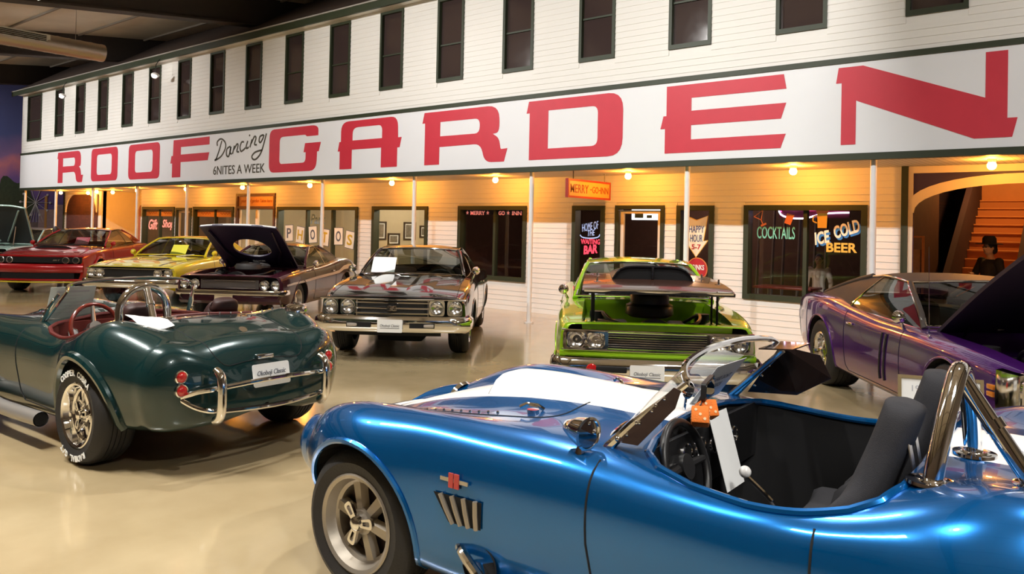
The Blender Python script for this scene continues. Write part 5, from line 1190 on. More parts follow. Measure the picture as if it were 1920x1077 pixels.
    for sg in (1, -1):
        dp = [(dx0, .95), (dx0, .34), (dx0-.03, .29), (dx1+.05, .29), (dx1, .34), (dx1, .95)]
        f = B.cut(dp, (0, 2), lambda c, sg=sg: c.y*sg > hw-.14)
        if f: panel('door', B.take(f), pm, car)
        ztop = lambda x: pchip([k_[0] for k_ in sorted(zs)], [k_[1] for k_ in sorted(zs)], [x])[0]-.02
        seam(B, [(dx0, ztop(dx0)), (dx0, .34), (dx0-.03, .29), (dx1+.05, .29), (dx1, .34), (dx1, ztop(dx1))], (0, 2), car, sg)
        h = B.side(dx1+.16, ztop(dx1)-.12, sg, .012)
        if h: obj('door_handle', G().bbox(h.x-.07, h.x+.07, h.y-.012, h.y+.012, h.z-.012, h.z+.012, .006), P.get('trim', CHROME), car)
        mp = B.top(A_.x-.16, sg*(hw-.10))
        if mp and not P.get('nomirror'):
            mo = obj('door_mirror', G().lathe([(0, -.07), (.035, -.055), (.058, -.01), (.06, .012), (.05, .014)], (mp.x, mp.y+sg*.05, mp.z+.10), (-1, sg*.15, 0), 20).join(G().tube([mp-Vector((0, 0, .01)), Vector((mp.x+.01, mp.y+sg*.03, mp.z+.05)), Vector((mp.x+.015, mp.y+sg*.05, mp.z+.08))], [.018, .012, .012], 8)), P.get('mirrorm', CHROME), car)
            obj('mirror_glass', G().cyl((mp.x-.008, mp.y+sg*.051, mp.z+.10), (mp.x-.011, mp.y+sg*.051, mp.z+.10), .05, n=18), mat('mirror_glass', (.7, .72, .74), .02, 1), mo)
    seam(B, [(Cc.x-.12, .6), (xr+.10, .62), (xr+.10, -.62), (Cc.x-.12, -.6)], (0, 1), car)
    # ---------------- greenhouse
    rm = P.get('roofm', pm); U = [i/8-1 for i in range(17)]
    def crv(c, xc, crown, n=U): return [Vector((xc-(xc-c.x)*u*u, u*c.y, c.z+crown*(1-abs(u)**2.2))) for u in n]
    wb_, wt_ = crv(A_, gh['Ac'], .02), crv(F_, gh['Fc'], .03)
    wsg = [[p.lerp(q, t)+Vector((.5, 0, .5))*(.035*math.sin(math.pi*t)) for p, q in zip(wb_, wt_)] for t in [i/8 for i in range(9)]]
    ws = obj('windshield', G().grid(wsg), GLASS, car, 70)
    obj('windshield_trim', G().tube(wb_+[r_[-1] for r_ in wsg[1:-1]]+wt_[::-1]+[r_[0] for r_ in wsg[-2:0:-1]], .011, 8, True), P.get('trim', CHROME), ws)
    rb_, rt_ = crv(Cc, gh['Cc'], .015), crv(Q_, gh['Rc'], .03)
    rows = []
    for i in range(13):
        t = i/12; c = F_.lerp(Q_, t); c.z += gh.get('arch', .025)*math.sin(math.pi*t); xc = gh['Fc']+(gh['Rc']-gh['Fc'])*t
        rows.append([Vector((xc-(xc-c.x)*u*u, u*c.y*(1 if abs(u) < .99 else 1.005), c.z+.045*(1-abs(u)**2.4)-.0*abs(u))) for u in U])
    rf = obj('roof', G().slab(rows, (0, 0, 1), .03), rm, car, 60)
    rgl = [[p.lerp(q, t)+Vector((-.4, 0, .5))*(.02*math.sin(math.pi*t)) for p, q in zip(rb_, rt_)] for t in [i/6 for i in range(7)]]
    rg = obj('rear_window', G().grid([r_[1:-1] for r_ in rgl]), GLASS, car, 70)
    qt, qb = gh['q']; tq = (qt-F_.x)/(Q_.x-F_.x)
    for sg in (1, -1):
        my = lambda v: Vector((v.x, v.y*sg, v.z))
        T0, T1 = F_, F_.lerp(Q_, tq)+Vector((0, 0, gh.get('arch', .025)*math.sin(math.pi*tq))); B0 = Vector((A_.x-.02, A_.y+.02, A_.z-.035)); tb_ = (qb-A_.x)/(Cc.x-A_.x); B1 = Vector((qb, gh.get('by', A_.y+.03), A_.z-.035+(Cc.z-A_.z)*tb_))
        n = 8
        top_ = [T0.lerp(T1, i/n)+Vector((0, 0, gh.get('arch', .025)*(math.sin(math.pi*tq*i/n)-math.sin(math.pi*tq)*i/n))) for i in range(n+1)]; bot = [B0.lerp(B1, i/n) for i in range(n+1)]
        blg = lambda a, b, t: a.lerp(b, t)+Vector((0, .02*math.sin(math.pi*t), 0))
        sgp = [[my(blg(b, a, t)) for a, b in zip(top_, bot)] for t in [j/4 for j in range(5)]]
        if not (sg in P.get('openside', ())): obj('side_window', G().grid(sgp), GLASS, car, 70)
        # C pillar
        E1 = [T1.lerp(Q_, i/5) for i in range(6)]; C1 = [B1.lerp(Vector((Cc.x, Cc.y+.06, Cc.z-.02)), i/5) for i in range(6)]
        obj('rear_pillar', G().slab([[my(blg(b, a, t)) for a, b in zip(E1, C1)] for t in [j/4 for j in range(5)]], (0, sg, .2), .025), rm, car, 60)
        obj('rear_pillar_edge', G().tube([my(Q_)]+[my(Q_.lerp(Cc, t)+Vector((-.01, .0, .015*math.sin(math.pi*t)))) for t in (.25, .5, .75)]+[my(Cc)], .03, 8), rm, car, 60)
        obj('windshield_pillar', G().tube([my(A_+Vector((-.01, .01, -.03)))]+[my(A_.lerp(F_, t)+Vector((.0, .012, .0))+Vector((.5, 0, .5))*(.03*math.sin(math.pi*t))) for t in (.25, .5, .75)]+[my(F_)], [.032, .026, .024, .024, .026], 8), P.get('pillarm', pm), car, 60)
        dr = obj('drip_rail', G().tube([my(A_.lerp(F_, t)+Vector((.0, .03, .01))) for t in (.1, .5, .95)]+[my(p+Vector((0, .012, .005))) for p in top_]+[my(T1.lerp(Q_, t)+Vector((0, .012, .0))) for t in (.5, 1)], .009, 6), P.get('trim', CHROME), car)
        td = gh.get('div', .62); a = top_[0].lerp(top_[-1], td); b = bot[0].lerp(bot[-1], td)
        obj('window_divider', G().tube([my(b), my((a+b)/2+Vector((0, .02, 0))), my(a)], .010, 6), P.get('trim', CHROME), car)
        obj('belt_trim', G().tube([my(p+Vector((0, .012, .0))) for p in bot], .008, 6), P.get('trim', CHROME), car)
    # interior
    IN = mat('dark_interior', (.02, .018, .017), .7)
    x0, x1, yy = A_.x-.0, Cc.x+.05, A_.y-.02
    tub = obj('cabin_tub', G().add([(x0, -yy, .86), (x1, -yy, .86), (x1, yy, .86), (x0, yy, .86), (x0, -yy, .3), (x1, -yy, .3), (x1, yy, .3), (x0, yy, .3)], [(4, 7, 6, 5), (0, 4, 5, 1), (1, 5, 6, 2), (2, 6, 7, 3), (3, 7, 4, 0)]), IN, car, 0)
    obj('dashboard', G().bbox(x0-.30, x0+.02, -yy+.03, yy-.03, .68, A_.z-.03, .04), IN, tub)
    for y in (.36, -.36):
        s_ = obj('seat', G().bbox(x0-1.15, x0-.6, y-.25, y+.25, .36, .52, .06), IN, tub); obj('seat_back', G().bbox(x0-1.27, x0-1.1, y-.25, y+.25, .45, 1.05, .07), IN, s_)
    obj('rear_bench', G().bbox(x1+.1, x1+.35, -yy+.05, yy-.05, .40, .92, .06), IN, tub)
    cx = x0-.46; st = obj('steering_wheel', G().tube(G().ring((cx, .37, .88), (-1, 0, .45), .19, 28), .014, 8, True), BLACK, tub); obj('wheel_spoke', G().tube([(cx, .19, .88), (cx+.02, .37, .87), (cx, .55, .88)], .015, 6), BLACK, st)
    # front face: recessed dark panel inside the last ring
    ring = [Vector(p) for p in B.A[-1]]; k = len(ring); back = [Vector((p.x-.10, p.y*.985, .58+(p.z-.58)*.97)) for p in ring]
    gp = obj('grille_recess', G().add(ring+back, [(i, (i+1) % k, k+(i+1) % k, k+i) for i in range(k)]).add(back, [tuple(range(k))]), MATTE, car, 0)
    tail = [Vector(p) for p in B.A[0]]
    obj('tail_panel', G().add(tail, [tuple(range(len(tail)))]), P.get('tailm', pm), car, 0)
    rw_ = P.get('rw')
    four_wheels(car, wb2, P.get('ty', hw-.06), r, P.get('tw', .22), P.get('rim', .19), P.get('rimm', CHROME), rw=rw_, rr=P.get('rr'), style=P.get('wstyle', 'spoke5'), n=5, dish=P.get('dish', .05))
    panel('body', B.geo(list(B.bm.faces)), pm, car)
    return car, B, car_fx, hd
def bumper(car, fx, hw, z, out=.07, prof=None, wrap=.32, m=CHROME, name='front_bumper', sgn=1):
    prof = prof or [(-.02, .07), (.02, .078), (.045, .055), (.055, .0), (.045, -.055), (.015, -.085), (-.02, -.085)]
    n = 24; path = []
    ys = [-1+2*i/n for i in range(n+1)]
    inner = [(fx(u*(hw-.11))+out, u*(hw-.11)) for u in ys]
    x0 = inner[0][0]
    path = [(x0-wrap-.04, -(hw-.03)), (x0-wrap*.5-.04, -(hw-.025)), (x0-.06, -(hw-.04))]+inner+[(x0-.06, hw-.04), (x0-wrap*.5-.04, hw-.025), (x0-wrap-.04, hw-.03)]
    if sgn < 0: path = [(-x, -y) for x, y in path]
    return obj(name, G().sweep([(x, y, z) for x, y in path], prof), m, car, 40)
def plate(car, x, z, y=0, tilt=0, txt=True, m=PAPER):
    M = Matrix.Translation((x, y, z)) @ Matrix.Rotation(tilt, 4, 'Y') @ FACEX
    p = obj('front_plate', G().prism(rrect(-.155, .155, -.08, .08, .012), M, .005), m, car, 0)
    if txt: obj('plate_script', text_geo('Okoboji Classic', .24, .04, .002, .3).join(G().box(-.12, .12, -.03, -.025, 0, .002)).xf(M @ Matrix.Translation((0, 0, .0055))), INK, p, 0)
    return p
def bars(parent, fx, y0, y1, zlist, r, m, dx=.0, name='grille_bar'):
    for z in zlist: obj(name, G().tube([(fx(y0+(y1-y0)*i/16)+dx, y0+(y1-y0)*i/16, z) for i in range(17)], r, 6), m, parent)
def card(name, label, pose, p, w_, h_, lean, rz=0, m=PAPER, cat='card', blank=False):
    """a printed sheet propped on a dash: local x toward the reader"""
    o = obj(name, G().prism(rrect(-w_/2, w_/2, 0, h_, .01, 2), FACEX, .004), m, smooth=0, label=label, cat=cat)
    M = Matrix.Translation((pose[0], pose[1], 0)) @ Matrix.Rotation(pose[2], 4, 'Z') @ Matrix.Translation(p) @ Matrix.Rotation(rz, 4, 'Z') @ Matrix.Rotation(lean, 4, 'Y')
    o.matrix_world = M
    if blank: return o
    g = G()
    for i in range(6): g.box(-w_*.35, w_*(.35-.1*(i % 3)), h_*(.78-.12*i), h_*(.80-.12*i), 0, .001)
    obj('printed_text', g.xf(FACEX @ Matrix.Translation((0, 0, .0045))), mat('faint_print', (.45, .47, .5), .6), o, 0)['kind'] = 'stuff'
    return o

POSE = dict(chevelle=(-8.81, 8.51, -.91), bee=(-4.881, 8.423, -.969), charger=(-1.314, 8.635, -.935), chall=(-13.27, 9.0, -.953), buick=(-16.93, 9.05, -.933), demon=(-21.24, 8.6, -.773), mint=(-25.47, 8.6, -.80))
# ---------------------------------------------------------------- black coupe
PBLK = mat('paint_black', (.006, .005, .006), .12, 0, 1.0)
P = dict(xf=2.32, xr=-2.55, hw=.965, wb2=1.42, zs=K(-2.55, .92, -1.9, .97, -1.2, 1.0, -.4, .965, .6, .955, 1.5, .90, 2.1, .83, 2.32, .785), crown=.06, bow=.08, r=.34, ra=.385, tw=.25, rimm=CHROME, dish=.07, rim=.20,
         gh=dict(A=(.72, .74, 1.0), Ac=.86, F=(.02, .60, 1.335), Fc=.12, R=(-.78, .57, 1.345), Rc=-.86, C=(-1.62, .70, 1.02), Cc=-1.72, q=(-.75, -1.05), div=.66))
chev, Bc, fx, hd = muscle('black_coupe', 'glossy black coupe with four round headlights and a white sheet on the dash', POSE['chevelle'], PBLK, P)
gr = obj('grille', G().grid([[(fx(-.40+.8*j/12)-.015, -.40+.8*j/12, z) for j in range(13)] for z in (.58, .75)]), BLACK, chev, 0)
bars(gr, fx, -.46, .46, (.60, .665, .735), .011, CHROME, .005); bars(gr, fx, -.92, .92, (.775,), .012, CHROME, .02, 'grille_trim'); bars(gr, fx, -.92, .92, (.56,), .014, CHROME, .03, 'grille_trim')
for z in [.575+.018*i for i in range(10)]: bars(gr, fx, -.44, .44, (z,), .003, mat('grille_grey', (.05, .05, .05), .4), -.005)
obj('grille_emblem', text_geo('SS', .13, .07, .02, 0, .05).xf(Matrix.Translation((fx(0)+.005, 0, .665)) @ FACEX), CHROME, gr, 0)
obj('hood_script', text_geo('Chevelle', .20, .035, .004, .3).xf(Matrix.Translation((fx(.5)-.10, .58, .822)) @ Matrix.Rotation(-.9, 4, 'Y') @ FACEX), CHROME, chev, 0)
for sg in (1, -1):
    for y in (.56, .785): lamp(chev, (fx(y)+.005, sg*y, .675), .082, (1, sg*.05, 0), square=1.18)
    obj('lamp_trim', G().tube([(fx(.45), sg*.45, .57), (fx(.45), sg*.45, .775)], .012, 6), CHROME, chev)
bb = bumper(chev, fx, .965, .47, .06, [(-.03, .085), (.03, .09), (.06, .06), (.065, .0), (.055, -.06), (.02, -.095), (-.03, -.095)])
for sg in (1, -1):
    sl_ = obj('bumper_slot', G().grid([[(fx(sg*y)+.134-.004*(y-.38), sg*y, z) for y in (.24, .38, .55)] for z in (.435, .495)]), MATTE, bb, 0)
    obj('turn_signal', G().bbox(fx(.50)+.128, fx(.50)+.140, sg*.47-.07, sg*.47+.07, .445, .485, .006), mat('clear_signal', (.55, .5, .45), .2, .3), sl_)
plate(chev, fx(0)+.145, .46)
obj('lower_valance', G().grid([[(fx(u*.60)-.08-.08*t, u*.60, .40-.10*t) for u in [i/8-1 for i in range(17)]] for t in (0, 1)]), MATTE, chev, 0)
obj('oil_pan', G().bbox(.6, 1.7, -.3, .3, .16, .3, .03), MATTE, chev)
for sg in (1, -1):                                       # twin raised panels on the hood
    rows = []
    for i in range(11):
        t = i/10; x = 2.05-1.15*t
        rows.append([Vector((x, sg*(.12+.34*u), (Bc.top(x, sg*(.12+.34*u)) or Vector((0, 0, .9))).z+.018*math.sin(math.pi*u)**.6*min(1, t*5))) for u in [j/8 for j in range(9)]])
    obj('hood_bulge', G().grid(rows), PBLK, hd, 60)
card('paper_sheet', 'bright white sheet standing behind the black car windshield', POSE['chevelle'], (.80, -.42, 1.02), .34, .29, -.75, blank=True)
# ---------------------------------------------------------------- lime coupe with the lifted hood
PLIME = paint('lime_green', (.29, .54, .008), .3, .25)
P = dict(xf=2.36, xr=-2.75, hw=.955, wb2=1.486, zs=K(-2.75, .86, -1.9, .92, -1.0, .91, .4, .90, 1.4, .885, 2.1, .855, 2.36, .82), crown=.045, bow=.05, r=.345, ra=.39, tw=.25, rimm=CHROME, rim=.20,
         gh=dict(A=(.66, .76, .945), Ac=.80, F=(-.02, .62, 1.29), Fc=.10, R=(-.95, .58, 1.30), Rc=-1.02, C=(-1.72, .70, .965), Cc=-1.82, q=(-.90, -1.15), div=.64),
         open=('lift', (.10, 0, .30), .0), hoodm=mat('satin_brown_black', (.055, .022, .014), .25, 0, .6), underm=SATIN, acz=.92, hood=(2.30, .70, .86, .66))
bee, Bb, fx, hd = muscle('lime_coupe', 'lime green coupe with a black hood lifted flat on thin posts', POSE['bee'], PLIME, P)
gr = obj('grille', G().grid([[(fx(-.55+1.1*j/12)-.03, -.55+1.1*j/12, z) for j in range(13)] for z in (.60, .745)]), BLACK, bee, 0)
bars(gr, fx, -.56, .56, [.60+.021*i for i in range(8)], .004, CHROME, -.01); bars(gr, fx, -.88, .88, (.765, .585), .011, CHROME, .02, 'grille_trim')
for sg in (1, -1):
    bz = obj('lamp_surround', curve_geo([rrect(.45, .87, .585, .765, .04), rrect(.48, .84, .605, .745, .04)], .03).xf(Matrix.Translation((fx(.75)+.01, 0, 0)) @ Matrix.Scale(sg, 4, (0, 1, 0)) @ FACEX), CHROME, bee, 30)
    for y in (.565, .745): lamp(bee, (fx(y)+.008, sg*y, .675), .077, (1, sg*.05, 0))
    obj('lamp_panel', G().grid([[(fx(y)-.02, sg*y, z) for y in (.47, .86)] for z in (.60, .75)]), CHROME, bz, 0)
bars(bee, fx, -.90, .90, (.545,), .028, PLIME, -.005, 'front_lip')
bb = bumper(bee, fx, .955, .43, .05, [(-.03, .085), (.03, .09), (.055, .06), (.065, .0), (.055, -.07), (.02, -.11), (-.03, -.11)])
for sg in (1, -1):
    sl_ = obj('bumper_slot', G().bbox(fx(.4)+.06, fx(.4)+.135, sg*.42-.14, sg*.42+.14, .40, .455, .01), MATTE, bb); obj('round_signal', G().lathe([(.048, -.02), (.05, .0), (.045, .008), (.03, .014), (0, .016)], (fx(.58)+.118, sg*.60, .425), (1, 0, 0), 24), REDLENS, bb)
plate(bee, fx(0)+.145, .40, -.10)
ids = [(1.15, .58), (1.35, .60), (1.15, -.58), (1.35, -.60)]
for x, y in ids: obj('hood_post', G().cyl((x+.65, y, .62), (x+.65, y, 1.17), .011, n=8), BLACK, bee)
for x, y in ((2.18, .56), (2.18, -.56), (1.3, .54), (1.3, -.54)): obj('hood_pin', G().lathe([(.035, 0), (.035, .006), (.01, .01), (.008, .05), (0, .052)], (x+.10, y, 1.215), (0, 0, 1), 14), CHROME, hd)
rows = []
for i in range(9):
    t = i/8; x = 1.78-.85*t; rows.append([Vector((x, u*.40, 1.225+(.13-.06*t)*(1-abs(u)**6)*min(1, .999))) for u in [j/10-1 for j in range(21)]])
sc = obj('hood_scoop', G().slab(rows, (0, 0, 1), .015), SATIN, hd, 60)
obj('scoop_mouth', G().add([p-Vector((.02, 0, .012)) for p in rows[0]]+[Vector((1.76, p.y, 1.215)) for p in rows[0]], [(j, j+1, 22+j, 21+j) for j in range(20)]), MATTE, sc, 0)
obj('scoop_divider', G().bbox(1.70, 1.79, -.012, .012, 1.22, 1.34, .003), SATIN, sc); obj('hood_edge', G().tube([(fx(y)+.10-.075, y, 1.14) for y in [-.68+1.36*i/12 for i in range(13)]], .017, 8), CHROME, hd)
obj('carb_tower', G().lathe([(0, .16), (.18, .16), (.20, .13), (.20, .06), (.24, .04), (.25, -.05), (.2, -.08)], (1.5, 0, .90), (0, 0, 1), 28), mat('air_cleaner_black', (.02, .018, .018), .35), bee)
card('framed_card', 'small framed card leaning inside the lime car windshield', POSE['bee'], (.72, -.52, .95), .18, .13, -.7, 0, mat('card_grey', (.35, .36, .36), .5))
# ---------------------------------------------------------------- purple coupe at the right
PPURP = paint('plum_purple', (.078, .012, .17), .4, .2)
VINYL = mat('dark_vinyl_roof', (.035, .026, .022), .55, bump=.3, bscale=300)
P = dict(xf=2.50, xr=-2.65, hw=1.0, wb2=1.42, plan=K(-2.65, .86, -2.2, .95, -1.46, 1.01, -.6, .975, .2, .965, 1.46, .995, 2.2, .975, 2.5, .93), zs=K(-2.65, .92, -2.1, .985, -1.4, .99, -.7, .93, .1, .885, .7, .885, 1.46, .875, 2.2, .83, 2.5, .80), crown=.04, bow=.08,
         r=.36, ra=.40, tw=.26, rw=.36, rr=.375, rlift=.01, radd=.02, ty=.985, rimm=CHROME, rim=.21, dish=.10, wstyle='disc', roofm=VINYL, crease=.7,
         gh=dict(A=(.68, .78, .92), Ac=.84, F=(.0, .62, 1.26), Fc=.12, R=(-.92, .60, 1.27), Rc=-1.0, C=(-1.95, .74, 1.01), Cc=-2.05, q=(-.62, -.92), div=.97, by=.86),
         open=('tilt', R(31)), hoodm=PPURP, underm=mat('dark_hood_underside', (.02, .012, .03), .6), pillarm=VINYL, hood=(2.42, .80, .80, .76))
chg, Bh, fx, hd = muscle('purple_coupe', 'plum purple coupe with dark vinyl roof and open hood at the right edge', POSE['charger'], PPURP, P)
lp = obj('front_bumper', curve_geo([rrect(-1.0, 1.0, .44, .83, .12), rrect(-.90, .90, .53, .75, .08)], .10).xf(Matrix.Translation((2.36, 0, 0)) @ FACEX), CHROME, chg, 40)
for sg in (1, -1):
    obj('bumper_corner', G().sweep([(2.18, sg*1.0, .635), (2.34, sg*1.005, .635), (2.43, sg*.985, .635)] if sg < 0 else [(2.43, .985, .635), (2.34, 1.005, .635), (2.18, 1.0, .635)], [(-.03, .18), (.012, .17), (.02, 0), (.012, -.17), (-.03, -.18)]), CHROME, lp, 40)
    for y in (.62, .80): lamp(chg, (2.39, sg*y, .64), .078)
g2 = obj('grille', G().box(2.34, 2.36, -.55, .55, .54, .74), BLACK, chg, 0)
for i in range(6): obj('grille_bar', G().box(2.36, 2.37, -.55, .55, .555+.032*i, .562+.032*i), STEEL, g2, 0)
LOUV = mat('black_louvre', (.008, .006, .01), .5)
STR = mat('white_rear_stripe', (.55, .50, .52), .35, 0, .6)
for sg in (1, -1):
    for i in range(2):
        x = .28-.10*i; p = Bh.trace([(x+.02, .80), (x, .62), (x-.05, .36)], (0, 2), sg, .002); obj('side_louvre', G().tube(p, .013, 6), LOUV, chg)
    # white bumblebee stripe around the tail
    for x0, x1 in ((-2.60, -2.36), (-1.93, -1.89)):
        g = G(); R0 = [Bh.side(x0, z, sg, .004) for z in [.42+.05*i for i in range(11)]]; R1 = [Bh.side(x1, z, sg, .004) for z in [.42+.05*i for i in range(11)]]
        pr = [(a, b) for a, b in zip(R0, R1) if a and b]
        if len(pr) > 2: obj('tail_stripe', g.grid([[a, a.lerp(b, .5)+Vector((0, sg*.006, 0)), b] for a, b in pr]), STR, chg, 60)
    q = Bh.side(-2.14, .72, sg, .006)
    if q: obj('stripe_lettering', text_geo('R/T', .22, .12, .003, 0, .03).xf(Matrix.Translation(q) @ (Matrix(((-1, 0, 0, 0), (0, 0, 1, 0), (0, 1, 0, 0), (0, 0, 0, 1))) if sg > 0 else Matrix(((1, 0, 0, 0), (0, 0, -1, 0), (0, 1, 0, 0), (0, 0, 0, 1))))), STR, chg, 0)
    for i in range(2): obj('side_marker', G().bbox(2.04, 2.12, sg*.99-.012, sg*.99+.012, .60+.05*i, .635+.05*i, .005), AMBER, chg)
p = Bh.top(1.05, -.93); obj('aerial', G().cyl((p.x, p.y, p.z-.01), (p.x-.03, p.y, p.z+.75), .004, .002, 6).join(G().sphere((p.x, p.y, p.z+.01), .016, 8, 6)), CHROME, chg)
for y in (.3, -.3): obj('wiper', G().tube([(.90, y, .93), (.80, y+.3, .96)], .008, 6), STEEL, chg)
for y in (.55, -.55): obj('hood_hinge', G().tube([(.85, y, .86), (.95, y, .95), (.85, y, 1.02)], .012, 6), BLACK, chg)
# ---------------------------------------------------------------- dark plum coupe with raised hood
PPLUM = mat('paint_dark_plum', (.045, .010, .018), .22, 0, .35, spec=.3)
UNDER = mat('deep_violet_underside', (.018, .010, .04), .45)
P = dict(xf=2.28, xr=-2.55, hw=.96, wb2=1.397, plan=K(-2.55, .84, -2.1, .91, -1.4, .965, -.5, .94, .4, .935, 1.4, .96, 2.0, .94, 2.28, .90), zs=K(-2.55, .88, -1.9, .95, -1.3, .955, -.6, .90, .2, .86, .8, .855, 1.4, .85, 2.0, .82, 2.28, .79), crown=.05, bow=.07, r=.335, ra=.375, tw=.22, rimm=STEEL, rim=.19, crease=.6,
         gh=dict(A=(.66, .74, .91), Ac=.80, F=(.0, .58, 1.235), Fc=.10, R=(-.72, .55, 1.24), Rc=-.80, C=(-1.50, .68, .97), Cc=-1.62, q=(-.50, -.85), div=.75),
         open=('tilt', R(35)), hoodm=PPLUM, underm=UNDER, hoodhole=(1.37, .33, .34), acm=mat('grey_air_cleaner', (.07, .068, .07), .45), acz=.95, hood=(2.18, .68, .74, .68))
cha, Ba, fx, hd = muscle('plum_coupe', 'dark plum coupe with a light side stripe and steeply raised hood', POSE['chall'], PPLUM, P)
gr = obj('grille', G().grid([[(fx(-.5+1.0*j/12)-.05, -.5+1.0*j/12, z) for j in range(13)] for z in (.585, .735)]), mat('grille_mesh', (.10, .085, .08), .5, .5), cha, 0)
gl_ = [(-.46, .60), (.46, .60), (.46, .725), (-.46, .725)]
obj('grille_trim', G().tube([(fx(y)-.02, y, z) for y, z in gl_], .008, 6, True), CHROME, gr)
for sg in (1, -1):
    for y in (.60, .785): lamp(cha, (fx(y)-.03, sg*y, .655), .074, (1, sg*.04, 0))
    g = G(); A0 = Ba.trace([(2.05, .66), (1.8, .68), (1.0, .70), (.2, .72), (-.5, .735), (-.9, .76), (-1.2, .84), (-1.6, .86), (-2.2, .82), (-2.4, .80)], (0, 2), sg, .004); A1 = Ba.trace([(2.05, .63), (1.8, .645), (1.0, .655), (.2, .67), (-.5, .685), (-.9, .70), (-1.2, .76), (-1.6, .77), (-2.2, .74), (-2.4, .73)], (0, 2), sg, .004)
    n = min(len(A0), len(A1)); obj('side_stripe', g.grid([[A0[int(i*(len(A0)-1)/(n-1))], A1[int(i*(len(A1)-1)/(n-1))]] for i in range(n)]), mat('pale_stripe', (.66, .56, .48), .35, 0, .7), cha, 60)
    obj('fog_lamp', G().lathe([(.05, 0), (.045, .01), (0, .016)], (fx(.55)-.06, sg*.60, .36), (1, 0, 0), 18), mat('dark_lens', (.05, .01, .02), .2), cha)
bumper(cha, fx, .95, .52, .035, [(-.02, .045), (.02, .05), (.035, .02), (.03, -.03), (.0, -.05), (-.02, -.05)], .25)
bars(cha, fx, -.86, .86, (.40,), .07, PPLUM, -.07, 'front_valance'); plate(cha, fx(0)+.05, .44, -.05, 0, False, mat('tan_plate', (.55, .45, .30), .5))
HL = Matrix.Translation((hd.matrix_world.translation))
obj('shaker_plate', G().lathe([(0, .05), (.16, .05), (.27, .03), (.31, .0), (.31, -.03)], (1.27, 0, .93), (0, 0, 1), 32), mat('grey_air_cleaner', (.07, .068, .07), .45), cha)
for sg in (1, -1): obj('shaker_inlet', G().lathe([(0, .012), (.07, .012), (.085, 0)], (1.40, sg*.10, .965), (.6, 0, 1), 20), MATTE, cha)
MH = P['_M']; ht_ = lambda x, y: (Ba.top(x, y) or Vector((x, y, .88))).z
obj('hood_letters', text_geo('SHAKER', .24, .045, .003, 0, .03).xf(MH @ Matrix(((0, 1, 0, .965), (1, 0, 0, 0), (0, 0, -1, ht_(.965, 0)-.036), (0, 0, 0, 1)))), PAPER, hd, 0)
obj('hood_lip', G().tube([MH @ Vector((2.17-.05*(y/.66)**2, y, ht_(2.14-.05*(y/.66)**2, y)-.012)) for y in [-.66+1.32*i/12 for i in range(13)]], .018, 8), WHITE, hd)
for sg in (1, -1):
    obj('hood_prop', G().tube([(.80, sg*.60, .86), MH @ Vector((1.0, sg*.60, ht_(1.0, .6)-.04))], .012, 6), BLACK, cha); obj('hood_rib', G().tube([MH @ Vector((x, sg*y, ht_(x, y)-.045)) for x, y in ((.9, .35), (1.3, .50), (2.0, .55))], .02, 6), UNDER, hd)
card('paper_sheet', 'white sheet inside the windshield of the plum car', POSE['chall'], (.72, .30, .91), .24, .22, -.7)
# ---------------------------------------------------------------- yellow coupe
PYEL = paint('lemon_yellow', (.70, .58, .02), .1, .25)
P = dict(xf=2.42, xr=-2.12, hw=.96, wb2=1.42, zs=K(-2.12, .90, -1.8, .92, -1.0, .94, .3, .91, 1.2, .885, 2.0, .83, 2.42, .775), crown=.055, bow=.12, rimm=CHROME,
         gh=dict(A=(.72, .76, .955), Ac=.86, F=(.0, .61, 1.295), Fc=.12, R=(-.80, .58, 1.30), Rc=-.9, C=(-1.7, .70, .975), Cc=-1.8, q=(-.72, -1.05), div=.66), trim=mat('yellow_trim', (.70, .58, .02), .3, 0, .5), mirrorm=PYEL, pillarm=PYEL)
bui, Bu, fx, hd = muscle('yellow_coupe', 'lemon yellow coupe with black hood stripes and a yellow card on the dash', POSE['buick'], PYEL, P)
gr = obj('grille', G().grid([[(fx(-.5+1.0*j/12)-.02, -.5+1.0*j/12, z) for j in range(13)] for z in (.58, .72)]), BLACK, bui, 0); bars(gr, fx, -.88, .88, (.575, .745), .012, CHROME, .02, 'grille_trim')
for sg in (1, -1):
    for y in (.58, .77): lamp(bui, (fx(y), sg*y, .66), .08)
    q = [Bu.top(1.75-.5*t, sg*(.20+.02*t), .004) for t in (0, .33, .66, 1)]; q2 = [Bu.top(1.75-.5*t, sg*(.34+.0*t), .004) for t in (0, .33, .66, 1)]
    obj('hood_scoop_stripe', G().grid([[a, b] for a, b in zip(q, q2)]), SATIN, hd, 60)
    a0 = [Bu.top(2.25-1.5*t, sg*(.52+.26*t), .004) for t in [i/10 for i in range(11)]]; a1 = [Bu.top(2.25-1.5*t, sg*(.56+.26*t), .004) for t in [i/10 for i in range(11)]]
    obj('fender_stripe', G().grid([[a, b] for a, b in zip(a0, a1) if a and b]), SATIN, bui, 60)
bumper(bui, fx, .96, .47, .06); 
for y in (.25, -.35): obj('wiper', G().tube([(.95, y, .945), (.86, y+.35, .99)], .008, 6), STEEL, bui)
card('yellow_card', 'bright yellow card standing in the yellow car windshield', POSE['buick'], (.80, .20, .975), .34, .27, -.7, 0, mat('yellow_card', (.75, .72, .04), .5), blank=True)
